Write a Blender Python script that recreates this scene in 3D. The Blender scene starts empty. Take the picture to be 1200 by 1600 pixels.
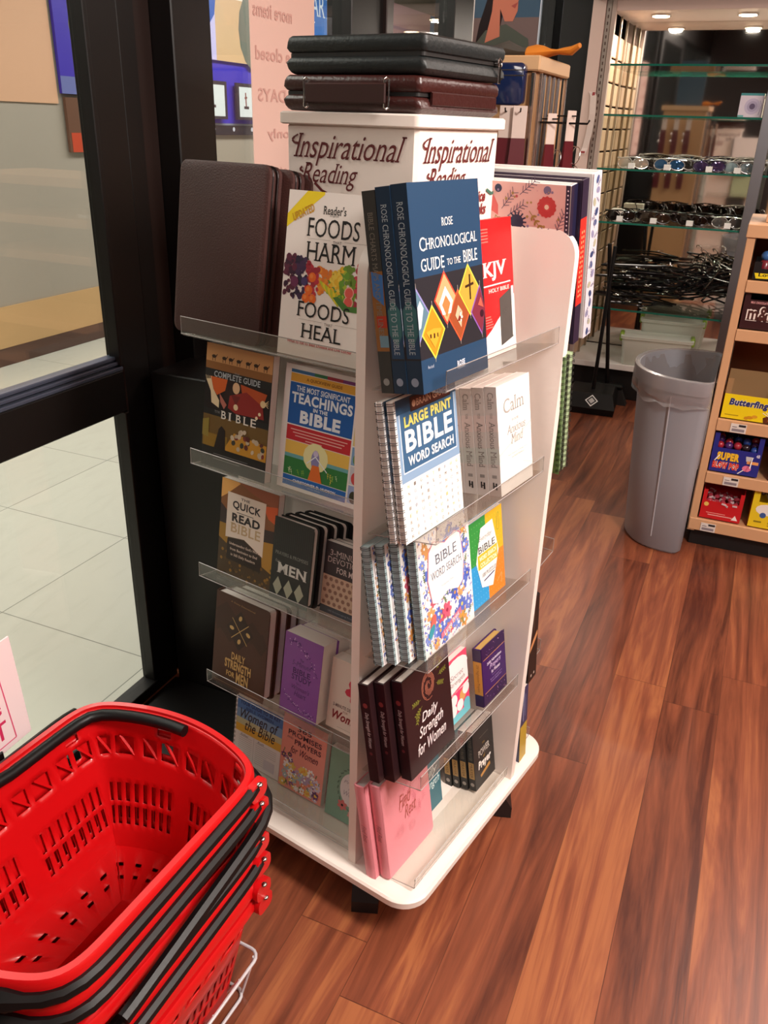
import bpy, math, random
from mathutils import Vector as V, Matrix as M
random.seed(7)
SC = bpy.context.scene; COL = SC.collection
PI = math.pi; sin, cos = math.sin, math.cos
# ---------------- camera ----------------
F_PX, PITCH, ROLL, CAM_Z = 1290.7, .4384, .0328, 1.5
cd = bpy.data.cameras.new('camera'); cam = bpy.data.objects.new('camera', cd); COL.objects.link(cam)
_F = V((0, cos(PITCH), -sin(PITCH))); _U0 = V((0, sin(PITCH), cos(PITCH))); _R0 = V((1, 0, 0))
_r = _R0*cos(ROLL) + _U0*sin(ROLL); _u = _U0*cos(ROLL) - _R0*sin(ROLL)
cam.matrix_world = M(((_r.x, _u.x, -_F.x, 0), (_r.y, _u.y, -_F.y, 0), (_r.z, _u.z, -_F.z, CAM_Z), (0, 0, 0, 1)))
cd.sensor_fit = 'VERTICAL'; cd.sensor_height = 36; cd.lens = F_PX/1600*36; cd.clip_start = .02
SC.camera = cam
# ---------------- world, exposure ----------------
w = bpy.data.worlds.new('world'); SC.world = w; w.use_nodes = True
w.node_tree.nodes['Background'].inputs[0].default_value = (1, .93, .85, 1)
w.node_tree.nodes['Background'].inputs[1].default_value = .05
vs = SC.view_settings; vs.view_transform = 'Standard'; vs.look = 'None'; vs.gamma = 1; vs.exposure = .15
PSI = math.radians(23)           # heading of the shop
RS = M.Rotation(-PSI, 4, 'Z')    # shop frame: x to the right, y away from us
def S(x, y, z): return RS @ V((x, y, z))
def area(name, x, y, z, sx, sy, power, col=(1, .9, .78), aim=None):
    l = bpy.data.lights.new(name, 'AREA'); l.shape = 'RECTANGLE'; l.size = sx; l.size_y = sy
    l.energy = power; l.color = col
    o = bpy.data.objects.new(name, l); COL.objects.link(o); o.location = S(x, y, z)
    if aim: o.rotation_euler = (S(*aim)-o.location).to_track_quat('-Z', 'Y').to_euler()
    else: o.rotation_euler = (0, 0, -PSI)
    return o
area('shop_light_right', 1.15, .75, 2.5, .4, .7, 78, (1, .92, .85), (.0, 1.2, .5))
area('shop_light_front', .4, -1.6, 2.7, 1.0, .6, 17, (1, .88, .8), (-.2, 1.3, .6))
area('shop_light_aisle', 1.2, 3.3, 2.7, 1.2, 1.2, 44, (1, .89, .8))
area('shop_light_counter', 2.6, 1.8, 2.7, .8, .8, 22, (1, .86, .74))
area('added_ceiling_fill', 1.6, 1.6, 2.25, 1.6, 1.6, 26, (1, .85, .76), (1.6, 1.6, 2.8))  # added fill aimed upward to brighten the ceiling, not a lamp of the shop
area('corridor_light', -2.9, 1.6, 2.95, .7, 4.0, 110, (1, .95, .9))
area('corridor_light_far', -2.9, 7.0, 2.95, .7, 5.0, 135, (1, .95, .92))

# ---------------- colours and materials ----------------
def C(h):
    h = h.lstrip('#'); o = []
    for i in (0, 2, 4):
        c = int(h[i:i+2], 16)/255; o.append(c/12.92 if c <= .04045 else ((c+.055)/1.055)**2.4)
    return (o[0], o[1], o[2], 1)
_m = {}
def mat(name, col='808080', rough=.5, metal=0, spec=.5, emit=None, es=1, bump=0, bs=300, trans=0, coat=0):
    if name in _m: return _m[name]
    m = bpy.data.materials.new(name); m.use_nodes = True; nt = m.node_tree; b = nt.nodes['Principled BSDF']
    b.inputs['Base Color'].default_value = C(col); b.inputs['Roughness'].default_value = rough
    b.inputs['Metallic'].default_value = metal; b.inputs['Specular IOR Level'].default_value = spec
    if coat: b.inputs['Coat Weight'].default_value = coat
    if trans: b.inputs['Transmission Weight'].default_value = trans
    if emit: b.inputs['Emission Color'].default_value = C(emit); b.inputs['Emission Strength'].default_value = es
    tc = nt.nodes.new('ShaderNodeTexCoord'); n = nt.nodes.new('ShaderNodeTexNoise'); n.inputs['Scale'].default_value = bs
    nt.links.new(tc.outputs['Object'], n.inputs['Vector'])
    if bump:
        bp = nt.nodes.new('ShaderNodeBump'); bp.inputs['Strength'].default_value = bump; bp.inputs['Distance'].default_value = .001
        nt.links.new(n.outputs[0], bp.inputs['Height']); nt.links.new(bp.outputs[0], b.inputs['Normal'])
    else:
        r = nt.nodes.new('ShaderNodeMapRange'); r.inputs[3].default_value = max(0, rough-.04); r.inputs[4].default_value = min(1, rough+.06)
        nt.links.new(n.outputs[0], r.inputs[0]); nt.links.new(r.outputs[0], b.inputs['Roughness'])
    _m[name] = m; return m
def thin(name, tint, refl=.0, rough=.02, dif=0, dcol='ffffff', ior=1.45):
    m = bpy.data.materials.new(name); m.use_nodes = True; nt = m.node_tree; nt.nodes.clear(); N = nt.nodes.new; Lk = nt.links.new
    o = N('ShaderNodeOutputMaterial'); t = N('ShaderNodeBsdfTransparent'); t.inputs[0].default_value = C(tint)
    g = N('ShaderNodeBsdfGlossy'); g.inputs['Roughness'].default_value = rough
    lw = N('ShaderNodeLayerWeight'); lw.inputs[0].default_value = .5; f = N('ShaderNodeMath'); f.operation = 'POWER'; Lk(lw.outputs['Facing'], f.inputs[0]); f.inputs[1].default_value = 4.5
    f2 = N('ShaderNodeMath'); f2.operation = 'MULTIPLY_ADD'; Lk(f.outputs[0], f2.inputs[0]); f2.inputs[1].default_value = .8; f2.inputs[2].default_value = .03; f = f2
    a = N('ShaderNodeMath'); a.operation = 'ADD'; a.inputs[1].default_value = refl; a.use_clamp = True
    mx = N('ShaderNodeMixShader'); Lk(f.outputs[0], a.inputs[0]); Lk(a.outputs[0], mx.inputs[0]); Lk(t.outputs[0], mx.inputs[1]); Lk(g.outputs[0], mx.inputs[2])
    s = mx.outputs[0]
    if dif:
        d = N('ShaderNodeBsdfDiffuse'); d.inputs[0].default_value = C(dcol); m2 = N('ShaderNodeMixShader'); m2.inputs[0].default_value = dif
        Lk(s, m2.inputs[1]); Lk(d.outputs[0], m2.inputs[2]); s = m2.outputs[0]
    Lk(s, o.inputs[0]); _m[name] = m; return m
PRINTS = {}
def printmat(rough=.45):
    k = 'print_%d' % int(rough*100)
    if k in PRINTS: return PRINTS[k]
    m = bpy.data.materials.new(k); m.use_nodes = True; nt = m.node_tree; b = nt.nodes['Principled BSDF']
    a = nt.nodes.new('ShaderNodeVertexColor'); a.layer_name = 'Col'; nt.links.new(a.outputs[0], b.inputs['Base Color'])
    b.inputs['Roughness'].default_value = rough; PRINTS[k] = m; return m
def nodes(name):
    m = bpy.data.materials.new(name); m.use_nodes = True; _m[name] = m
    return m, m.node_tree, m.node_tree.nodes['Principled BSDF']
white = mat('white_laminate', 'efe3da', .38); black = mat('black_metal', '1b1717', .42)
frame_m = mat('dark_bronze_aluminium', '110d0c', .4, .2); blackp = mat('black_plastic', '0d0c0d', .42, spec=.3)
chrome = mat('chrome', 'd8d4d2', .18, 1); red_m = mat('red_plastic', 'c90a10', .36, coat=.15)
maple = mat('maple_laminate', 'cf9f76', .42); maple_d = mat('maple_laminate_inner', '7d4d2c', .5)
paper = mat('paper_pages', 'e9dfd9', .8); paperg = mat('gilt_pages', 'c9a25c', .45)
acryl = thin('clear_acrylic', 'f8f8f6', .03, .05, .02, 'e8e4e0'); glass = thin('clear_glass', 'f4f8f5', .02, .01)
edgeg = mat('green_glass_edge', '1d6656', .15); mirror_m = mat('mirror_silver', 'e6e2dc', .015, 1)
liner = thin('clear_bag', 'd8d4d4', .06, .22, .2, 'e6e2e4'); steel = mat('steel', '8f9096', .3, .9)

# ---------------- object helpers ----------------
def empty(name, mw, label, cat, group=None):
    o = bpy.data.objects.new(name, None); COL.objects.link(o); o.empty_display_size = .05
    o.matrix_world = mw; tag(o, label, cat, group); return o
def tag(o, label=None, cat=None, group=None, kind=None):
    if label: o['label'] = label
    if cat: o['category'] = cat
    if group: o['group'] = group
    if kind: o['kind'] = kind
    return o
def at(x, y, z, rz=0): return RS @ M.Translation((x, y, z)) @ M.Rotation(rz, 4, 'Z')
def copy_tree(o, parent=None):
    c = o.copy(); COL.objects.link(c)
    if parent is not None: c.parent = parent
    for ch in list(o.children): copy_tree(ch, c)
    return c
class MB:
    def __init__(s): s.v = []; s.f = []
    def add(s, vs, fs):
        n = len(s.v); s.v += [tuple(p) for p in vs]; s.f += [tuple(i+n for i in f) for f in fs]; return s
    def box(s, x0, y0, z0, x1, y1, z1):
        return s.add([(x0,y0,z0),(x1,y0,z0),(x1,y1,z0),(x0,y1,z0),(x0,y0,z1),(x1,y0,z1),(x1,y1,z1),(x0,y1,z1)],
                     [(0,3,2,1),(4,5,6,7),(0,1,5,4),(1,2,6,5),(2,3,7,6),(3,0,4,7)])
    def bbox(s, x0, y0, z0, x1, y1, z1, b=.002):
        # chamfered box
        P = []; 
        for (x, sx) in ((x0, 1), (x1, -1)):
            for (y, sy) in ((y0, 1), (y1, -1)):
                for (z, sz) in ((z0, 1), (z1, -1)):
                    P += [(x, y+sy*b, z+sz*b), (x+sx*b, y, z+sz*b), (x+sx*b, y+sy*b, z)]
        I = lambda i, j, k, a: ((i*2+j)*2+k)*3+a
        fs = []
        for i in (0, 1):
            q = [I(i,0,0,0), I(i,1,0,0), I(i,1,1,0), I(i,0,1,0)]; fs.append(q if i else q[::-1])
            q = [I(0,i,0,1), I(1,i,0,1), I(1,i,1,1), I(0,i,1,1)]; fs.append(q[::-1] if i else q)
            q = [I(0,0,i,2), I(1,0,i,2), I(1,1,i,2), I(0,1,i,2)]; fs.append(q if i else q[::-1])
        for j in (0, 1):
            for k in (0, 1):
                q = [I(j,k,0,0), I(j,k,1,0), I(j,k,1,1), I(j,k,0,1)]; fs.append(q if j == k else q[::-1])
                q = [I(j,0,k,0), I(j,1,k,0), I(j,1,k,2), I(j,0,k,2)]; fs.append(q if j != k else q[::-1])
                q = [I(0,j,k,1), I(1,j,k,1), I(1,j,k,2), I(0,j,k,2)]; fs.append(q[::-1] if j != k else q)
        for i in (0, 1):
            for j in (0, 1):
                for k in (0, 1):
                    q = [I(i,j,k,0), I(i,j,k,1), I(i,j,k,2)]; fs.append(q if (i+j+k) % 2 else q[::-1])
        return s.add(P, fs)
    def prism(s, pts, fn, d0, d1):
        n = len(pts); vs = [fn(x, y, d0) for x, y in pts]+[fn(x, y, d1) for x, y in pts]
        return s.add(vs, [tuple(range(n))[::-1], tuple(range(n, 2*n))]+[(i, (i+1) % n, n+(i+1) % n, n+i) for i in range(n)])
    def tube(s, pts, r, n=8, closed=False, cap=True):
        pts = [V(p) for p in pts]; m = len(pts); rs = r if isinstance(r, (list, tuple)) else [r]*m
        base = len(s.v); prev = None
        for i, p in enumerate(pts):
            a = pts[(i-1) % m] if (closed or i) else p; b = pts[(i+1) % m] if (closed or i < m-1) else p
            t = (b-a).normalized()
            if prev is None: prev = t.orthogonal().normalized()
            nx = (prev-t*prev.dot(t)); nx = nx.normalized() if nx.length > 1e-6 else t.orthogonal().normalized()
            prev = nx; ny = t.cross(nx)
            for k in range(n):
                q = p+(nx*cos(2*PI*k/n)+ny*sin(2*PI*k/n))*rs[i]; s.v.append(tuple(q))
        for i in range(m if closed else m-1):
            A = base+i*n; B = base+((i+1) % m)*n
            for k in range(n): s.f.append((A+k, A+(k+1) % n, B+(k+1) % n, B+k))
        if cap and not closed:
            s.f.append(tuple(base+k for k in range(n))[::-1]); s.f.append(tuple(base+(m-1)*n+k for k in range(n)))
        return s
    def loft(s, rings, cap0=False, cap1=False):
        n = len(rings[0]); b = len(s.v)
        for R_ in rings: s.v += [tuple(p) for p in R_]
        for i in range(len(rings)-1):
            for k in range(n): s.f.append((b+i*n+k, b+i*n+(k+1) % n, b+(i+1)*n+(k+1) % n, b+(i+1)*n+k))
        if cap0: s.f.append(tuple(b+k for k in range(n))[::-1])
        if cap1: s.f.append(tuple(b+(len(rings)-1)*n+k for k in range(n)))
        return s
    def ball(s, c, r, n=10, sc=(1, 1, 1)):
        m = n//2+1; rings = []
        for i in range(m+1):
            t = PI*i/m; rr = max(sin(t), .02)*r; z = -cos(t)*r
            rings.append([(c[0]+cos(2*PI*k/n)*rr*sc[0], c[1]+sin(2*PI*k/n)*rr*sc[1], c[2]+z*sc[2]) for k in range(n)])
        return s.loft(rings, True, True)
    def build(s, name, m, parent=None, smooth=False, mw=None):
        me = bpy.data.meshes.new(name); me.from_pydata(s.v, [], s.f); me.update()
        if m: me.materials.append(m)
        if smooth:
            me.polygons.foreach_set('use_smooth', [True]*len(me.polygons)); me.set_sharp_from_angle(angle=.7)
        o = bpy.data.objects.new(name, me); COL.objects.link(o)
        if parent: o.parent = parent
        if mw is not None: o.matrix_world = mw
        return o
def box(name, m, x0, y0, z0, x1, y1, z1, parent=None, b=0):
    q = MB(); (q.bbox(x0,y0,z0,x1,y1,z1,b) if b else q.box(x0,y0,z0,x1,y1,z1)); return q.build(name, m, parent)
def rrect(x0, y0, x1, y1, r, n=5, corners=(1, 1, 1, 1)):
    o = []
    for (cx, cy, a, sx, sy, on) in ((x0, y0, PI, 1, 1, corners[0]), (x1, y0, -PI/2, -1, 1, corners[1]), (x1, y1, 0, -1, -1, corners[2]), (x0, y1, PI/2, 1, -1, corners[3])):
        if not on: o.append((cx, cy)); continue
        for i in range(n+1): t = a+PI/2*i/n; o.append((cx+sx*r+r*cos(t), cy+sy*r+r*sin(t)))
    return o
XZ = lambda x, y, d: (x, d, y)
XY = lambda x, y, d: (x, y, d)
YZ = lambda x, y, d: (d, x, y)
# ---------------- printed artwork: coloured shapes and letters on a surface ----------------
_gc = {}
def glyphs(s, it, serif, bold):
    k = (s, it, serif, bold)
    if k in _gc: return _gc[k]
    c = bpy.data.curves.new('t', 'FONT'); c.body = s; c.size = 1; c.shear = it; c.offset = bold; c.resolution_u = 3; c.space_character = 1+max(0, bold)*2.2
    o = bpy.data.objects.new('t', c); me = o.to_mesh()
    vs = [(p.co.x, p.co.y) for p in me.vertices]; fs = [tuple(p.vertices) for p in me.polygons]
    if serif:
        ec = {}
        for f in fs:
            for i in range(len(f)):
                e = (f[i], f[(i+1) % len(f)]); kk = (min(e), max(e)); ec[kk] = ec.get(kk, 0)+1
        add = []
        for (a, b), n in ec.items():
            if n > 1: continue
            (xa, ya), (xb, yb) = vs[a], vs[b]
            if xa > xb: xa, xb, ya, yb = xb, xa, yb, ya
            if abs(ya-yb) > .004 or not .02 < xb-xa < .22: continue
            if ya < .02 and ya > -.03: add.append((xa-.055, xb+.055, ya, ya+.045))
            elif .5 < ya < .8: add.append((xa-.055, xb+(.055 if ya > .65 else 0), ya-.045, ya))
        for xa, xb, y0, y1 in add:
            n = len(vs); vs += [(xa+it*y0*0, y0), (xb, y0), (xb, y1), (xa, y1)]; fs.append((n, n+1, n+2, n+3))
    o.to_mesh_clear(); bpy.data.objects.remove(o); bpy.data.curves.remove(c)
    xs = [p[0] for p in vs]; ys = [p[1] for p in vs]
    if not xs: return None
    fo = []
    for f in fs:
        a = 0
        for i in range(len(f)): p, q = vs[f[i]], vs[f[(i+1) % len(f)]]; a += p[0]*q[1]-q[0]*p[1]
        fo.append(f if a > 0 else f[::-1])
    _gc[k] = (vs, fo, min(xs), max(xs), min(ys), max(ys)); return _gc[k]
class Art:
    def __init__(s, asp=1.5): s.v = []; s.f = []; s.c = []; s.k = 1; s.n = 0; s.asp = asp   # asp = height/width
    def up(s): s.k += 1; return s
    def _d(s): s.n += 1; return s.k*4e-4+(s.n % 55)*7e-6
    def poly(s, pts, col):
        d = s._d(); n = len(s.v); a = 0
        for i in range(len(pts)): p, q = pts[i], pts[(i+1) % len(pts)]; a += p[0]*q[1]-q[0]*p[1]
        if a < 0: pts = pts[::-1]
        s.v += [(p[0], p[1], d) for p in pts]; s.f.append(tuple(range(n, n+len(pts)))); s.c.append(C(col)); return s
    def rect(s, x0, y0, x1, y1, col): return s.poly([(x0, y0), (x1, y0), (x1, y1), (x0, y1)], col)
    def ell(s, x, y, r, col, ry=None, n=14, a=0, sq=1):
        ry = r if ry is None else ry; o = []
        for i in range(n):
            t = 2*PI*i/n; px, py = r*cos(t), ry*sin(t); o.append((x+(px*cos(a)-py*sin(a)), y+(px*sin(a)+py*cos(a))/s.asp))
        return s.poly(o, col)
    def line(s, pts, w, col):
        for (x0, y0), (x1, y1) in zip(pts, pts[1:]):
            dx, dy = x1-x0, (y1-y0)*s.asp; L = math.hypot(dx, dy) or 1; nx, ny = -dy/L*w/2, dx/L*w/2/s.asp
            s.poly([(x0+nx, y0+ny), (x0-nx, y0-ny), (x1-nx, y1-ny), (x1+nx, y1+ny)], col)
        return s
    def text(s, t, x0, y0, x1, y1, col, it=0, serif=0, bold=0, down=0, flip=0, ang=0):
        g = glyphs(t, it, serif, bold)
        if not g: return s
        vs, fs, a, b, c, e = g; d = s._d(); n = len(s.v)
        for (x, y) in vs:
            p = (x-a)/(b-a); q = (y-c)/(e-c)
            if flip: p = 1-p
            if down: u, v = x0+q*(x1-x0), y1-p*(y1-y0)
            else: u, v = x0+p*(x1-x0), y0+q*(y1-y0)
            if ang: 
                cx, cy = (x0+x1)/2, (y0+y1)/2; ux, vy = u-cx, (v-cy)*s.asp
                u, v = cx+ux*cos(ang)-vy*sin(ang), cy+(ux*sin(ang)+vy*cos(ang))/s.asp
            s.v.append((u, v, d))
        for f in fs: s.f.append(tuple(i+n for i in (f[::-1] if flip else f))); s.c.append(C(col))
        return s
    def flower(s, x, y, r, col, cc='f2d060', n=6, pw=.45):
        for i in range(n):
            t = 2*PI*i/n+x*9; s.ell(x+cos(t)*r*.55, y+sin(t)*r*.55/s.asp, r*.5, col, r*pw*.75, 8, t)
        s.k += 1; s.ell(x, y, r*.25, cc, n=8); s.k -= 1; return s
    def sprig(s, x, y, L, a, col, lw=.006, n=4, leaf=1):
        x1, y1 = x+cos(a)*L, y+sin(a)*L/s.asp; s.line([(x, y), (x1, y1)], lw, col)
        for i in range(n):
            t = (i+1)/(n+.3); px, py = x+(x1-x)*t, y+(y1-y)*t
            for sg in (-1, 1):
                b = a+sg*.8; l = L*.28
                if leaf: s.ell(px+cos(b)*l*.5, py+sin(b)*l*.5/s.asp, l*.5, col, l*.2, 8, b)
                else: s.line([(px, py), (px+cos(b)*l, py+sin(b)*l/s.asp)], lw, col)
        return s
    def build(s, name, fn, parent, rough=.45, label=None):
        if not s.f: return None
        me = bpy.data.meshes.new(name); me.from_pydata([fn(*p) for p in s.v], [], s.f); me.update()
        ca = me.color_attributes.new('Col', 'FLOAT_COLOR', 'CORNER'); buf = []
        for f, c in zip(s.f, s.c): buf += list(c)*len(f)
        ca.data.foreach_set('color', buf); me.materials.append(printmat(rough))
        o = bpy.data.objects.new(name, me); COL.objects.link(o); o.parent = parent
        if label: o['label'] = label
        return o
def flatmap(w, h, x0=0, z0=0, y=0): return lambda u, v, d: (x0+u*w, y-d, z0+v*h)   # faces -y
# ================= THE SETTING =================
def st(o): o['kind'] = 'structure'; return o
def place(o): o.matrix_world = RS.copy(); return o
# shop floor: wood-look planks running away from us
m, nt, b = nodes('wood_plank_floor'); N = nt.nodes.new; Lk = nt.links.new
tc = N('ShaderNodeTexCoord'); sx = N('ShaderNodeSeparateXYZ'); Lk(tc.outputs['Object'], sx.inputs[0])
def mth(op, a, b_=None, c_=None):
    n = N('ShaderNodeMath'); n.operation = op
    for i, q in enumerate((a, b_, c_)):
        if q is None: continue
        if isinstance(q, (int, float)): n.inputs[i].default_value = q
        else: Lk(q, n.inputs[i])
    return n.outputs[0]
PWID, PLEN = .151, 1.22
xr = mth('DIVIDE', sx.outputs[0], PWID); row = mth('FLOOR', xr); fx = mth('FRACT', xr)
wn = N('ShaderNodeTexWhiteNoise'); wn.noise_dimensions = '1D'; Lk(row, wn.inputs['W'])
yr = mth('ADD', mth('DIVIDE', sx.outputs[1], PLEN), mth('MULTIPLY', wn.outputs[0], 7.3)); colm = mth('FLOOR', yr); fy = mth('FRACT', yr)
cv = N('ShaderNodeCombineXYZ'); Lk(row, cv.inputs[0]); Lk(colm, cv.inputs[1])
w2 = N('ShaderNodeTexWhiteNoise'); w2.noise_dimensions = '2D'; Lk(cv.outputs[0], w2.inputs['Vector'])
gv = N('ShaderNodeCombineXYZ'); Lk(mth('ADD', mth('MULTIPLY', sx.outputs[0], 13), mth('MULTIPLY', w2.outputs[0], 57)), gv.inputs[0])
Lk(mth('MULTIPLY', sx.outputs[1], .9), gv.inputs[1]); Lk(mth('MULTIPLY', w2.outputs[0], 31), gv.inputs[2])
n1 = N('ShaderNodeTexNoise'); n1.inputs['Scale'].default_value = 1.0; n1.inputs['Detail'].default_value = 5; n1.inputs['Distortion'].default_value = 1.5; n1.inputs['Roughness'].default_value = .62
Lk(gv.outputs[0], n1.inputs['Vector'])
gv2 = N('ShaderNodeCombineXYZ'); Lk(mth('MULTIPLY', sx.outputs[0], 120), gv2.inputs[0]); Lk(mth('MULTIPLY', sx.outputs[1], 7), gv2.inputs[1]); Lk(w2.outputs[0], gv2.inputs[2])
n2 = N('ShaderNodeTexNoise'); n2.inputs['Scale'].default_value = 1; n2.inputs['Detail'].default_value = 3; Lk(gv2.outputs[0], n2.inputs['Vector'])
val = mth('ADD', mth('ADD', mth('MULTIPLY', n1.outputs[0], 1.15), mth('MULTIPLY', w2.outputs[0], .26)), mth('MULTIPLY', n2.outputs[0], .22))
cr = N('ShaderNodeValToRGB'); e = cr.color_ramp.elements; e[0].position = .55; e[0].color = C('4d2419'); e[1].position = 1.06; e[1].color = C('a0603c')
q = cr.color_ramp.elements.new(.70); q.color = C('6d3926'); q = cr.color_ramp.elements.new(.85); q.color = C('854830')
Lk(val, cr.inputs[0])
sm = mth('MAXIMUM', mth('LESS_THAN', fx, .010), mth('LESS_THAN', fy, .0016))
mx = N('ShaderNodeMix'); mx.data_type = 'RGBA'; Lk(mth('MULTIPLY', sm, .6), mx.inputs[0]); Lk(cr.outputs[0], mx.inputs[6]); mx.inputs[7].default_value = C('2a130c')
Lk(mx.outputs[2], b.inputs['Base Color']); b.inputs['Roughness'].default_value = .34
bp = N('ShaderNodeBump'); bp.inputs['Strength'].default_value = .25; bp.inputs['Distance'].default_value = .0006; Lk(n2.outputs[0], bp.inputs['Height']); Lk(bp.outputs[0], b.inputs['Normal'])
place(st(box('floor', m, -1.40, -3, -.05, 4.5, 7, 0)))
# corridor floor: pale vinyl tiles
m, nt, b = nodes('vinyl_tile_floor'); N = nt.nodes.new; Lk = nt.links.new
tc = N('ShaderNodeTexCoord'); br = N('ShaderNodeTexBrick'); br.offset = 0; br.inputs['Scale'].default_value = 1; br.inputs['Brick Width'].default_value = .61
br.inputs['Row Height'].default_value = .61; br.inputs['Mortar Size'].default_value = .002; br.inputs['Color1'].default_value = C('d2cfc4'); br.inputs['Color2'].default_value = C('cbc8bd'); br.inputs['Mortar'].default_value = C('8e9088')
mp = N('ShaderNodeMapping'); mp.inputs['Location'].default_value = (.23, .185, 0); Lk(tc.outputs['Object'], mp.inputs[0]); Lk(mp.outputs[0], br.inputs['Vector'])
nz = N('ShaderNodeTexNoise'); nz.inputs['Scale'].default_value = 26; nz.inputs['Detail'].default_value = 6; mq = N('ShaderNodeMapping'); mq.inputs['Scale'].default_value = (1, .25, 1); mq.inputs['Rotation'].default_value = (0, 0, .9)
Lk(tc.outputs['Object'], mq.inputs[0]); Lk(mq.outputs[0], nz.inputs[0]); rp = N('ShaderNodeValToRGB'); rp.color_ramp.elements[0].position = .25; rp.color_ramp.elements[0].color = (.72, .72, .70, 1); rp.color_ramp.elements[1].position = .5; rp.color_ramp.elements[1].color = (1, 1, 1, 1)
Lk(nz.outputs[0], rp.inputs[0]); mx = N('ShaderNodeMix'); mx.data_type = 'RGBA'; mx.blend_type = 'MULTIPLY'; mx.inputs[0].default_value = .22; Lk(br.outputs[0], mx.inputs[6]); Lk(rp.outputs[0], mx.inputs[7])
Lk(mx.outputs[2], b.inputs['Base Color']); b.inputs['Roughness'].default_value = .22
place(st(box('floor_corridor', m, -4.4, -3, -.05, -1.405, 14, .0)))
# corridor far wall and its bands
place(st(box('wall_corridor', mat('grey_wall', 'a3988c', .6), -4.55, -3, 0, -4.36, 14, 3.1)))
place(st(box('baseboard_corridor', mat('brown_base', '553a30', .5), -4.36, -3, .001, -4.348, 14, .112)))
place(st(box('trim_1', mat('tan_band', 'c8a070', .55, bump=.2, bs=60), -4.36, -3, .113, -4.35, 14, .37)))
place(st(box('trim_2', mat('peach_panel', 'd2a384', .6), -4.36, 3.2, 1.56, -4.349, 4.62, 3.0)))
place(st(box('wall_corridor_end', mat('grey_wall2', 'a79f96', .6), -4.4, 13.9, 0, 4.4, 14.1, 3.1)))
place(st(box('ceiling_corridor', mat('corridor_ceiling', 'd8cfc0', .7), -4.4, -3, 3.02, -1.34, 14, 3.1)))
# shop walls, ceiling
place(st(box('ceiling', mat('shop_ceiling', 'd9b6a4', .7), -1.34, -3, 2.85, 4.5, 5.25, 2.95)))
place(st(box('soffit', mat('black_soffit', '161112', .5), -1.05, 4.95, 2.135, 4.5, 5.72, 2.849)))
bpy.data.objects['soffit'].name = 'trim_3'
place(st(box('wall_right', mat('shop_wall', 'b99a86', .6), 4.45, -3, 0, 4.5, 5.7, 2.85)))
place(st(box('wall_near', mat('shop_wall_near', '2a2224', .6), -1.34, -3, 0, 4.45, -2.95, 2.85)))
place(st(box('wall_back', mat('black_wall', '171314', .5), -1.05, 5.74, 0, 4.5, 5.8, 2.85)))
# black column between shopfront and display case
place(st(box('column', frame_m, -1.235, 5.16, 0, -1.06, 5.7, 2.85, b=.004)))
bpy.data.objects['column'].name = 'trim_4'
# ---- shopfront: dark bronze aluminium frames with glass, plane x = -1.36 ----
XF = -1.36
def bars(name, lst, m=frame_m, lab=None):
    q = MB()
    for l in lst: q.bbox(*l, .003)
    o = q.build(name, m); place(o); return st(o)
# glazed door nearest to us (door_1) : stile, rails, kick rail
d1 = bars('door_1', [(XF-.03, 1.53, .0, XF+.02, 1.625, 2.4), (XF-.03, .05, .845, XF+.02, 1.53, .948), (XF-.03, .05, .0, XF+.02, 1.53, .03),
                (XF-.03, -.05, .0, XF+.02, .05, 2.4), (XF-.03, -.05, 2.3, XF+.02, 1.62, 2.4)])
q = MB(); q.box(XF-.004, .05, .03, XF+.002, 1.53, .845); g = q.build('lower_pane', glass, d1)
q = MB(); q.box(XF-.004, .05, .948, XF+.002, 1.53, 2.3); g = q.build('upper_pane', glass, d1)
q = MB()
for k, (z, dx) in enumerate(((.949, .034), (.961, .028), (.972, .022))): q.bbox(XF-.02, .055, z, XF+dx-.012, 1.528, z+.009, .002)
g = q.build('glazing_bead', mat('blue_grey_bead', '5c6478', .3, .6), d1)
q = MB(); q.bbox(XF-.01, 1.517, .03, XF+.024, 1.53, .845, .002); q.bbox(XF-.01, 1.517, .96, XF+.024, 1.53, 2.3, .002); q.bbox(XF-.02, .05, .03, XF+.03, 1.53, .046, .002)
g = q.build('side_bead', frame_m, d1)
brown_m = mat('brown_frame_reflection', '2c201d', .35, .3)  # brownish reflections on the dark frame, put into the bar colour
bars('trim_5', [(XF-.05, 1.64, 0, XF+.005, 1.70, 2.85), (XF-.05, 1.76, 0, XF+.06, 1.87, 2.85), (XF-.05, 1.87, 0, XF+.03, 1.955, 2.85)])
bars('trim_6', [(XF-.03, 1.70, 0, XF-.0, 1.76, 2.85)], brown_m)
bars('trim_7', [(XF-.05, 2.72, .95, XF+.04, 3.02, 2.85), (XF-.05, 3.68, .95, XF+.04, 4.02, 2.85), (XF-.05, 5.35, .95, XF+.04, 5.55, 2.85)])
bars('trim_8', [(XF-.05, 1.955, .0, XF+.04, 6.9, .95)])
bars('trim_12', [(XF+.041, 1.60, 0, -1.0, 2.9, .93), (XF+.041, 1.96, .931, -1.0, 2.9, 1.27)])
bars('trim_13', [(XF+.031, 1.15, 0, -1.0, 1.599, .012)])
bars('trim_9', [(XF-.05, -2.9, 2.401, XF+.04, 1.64, 2.85)])
bars('trim_10', [(XF-.05, -2.9, 0, XF+.04, -.055, .10), (XF-.05, -1.5, .1, XF+.04, -1.4, 2.4)])
bars('trim_11', [(XF-.045, 2.96, .951, XF+.055, 3.018, 2.85)], brown_m)
for i, (a0, a1) in enumerate(((1.956, 2.72), (3.02, 3.68), (4.02, 5.35), (5.55, 6.9))):
    o = box('window_%d' % (i+1), glass, XF-.004, a0, .951, XF+.004, a1, 2.849); place(st(o))
o = box('window_5', glass, XF-.004, -2.9, .1, XF+.004, -.055, 2.4); place(st(o))
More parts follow.
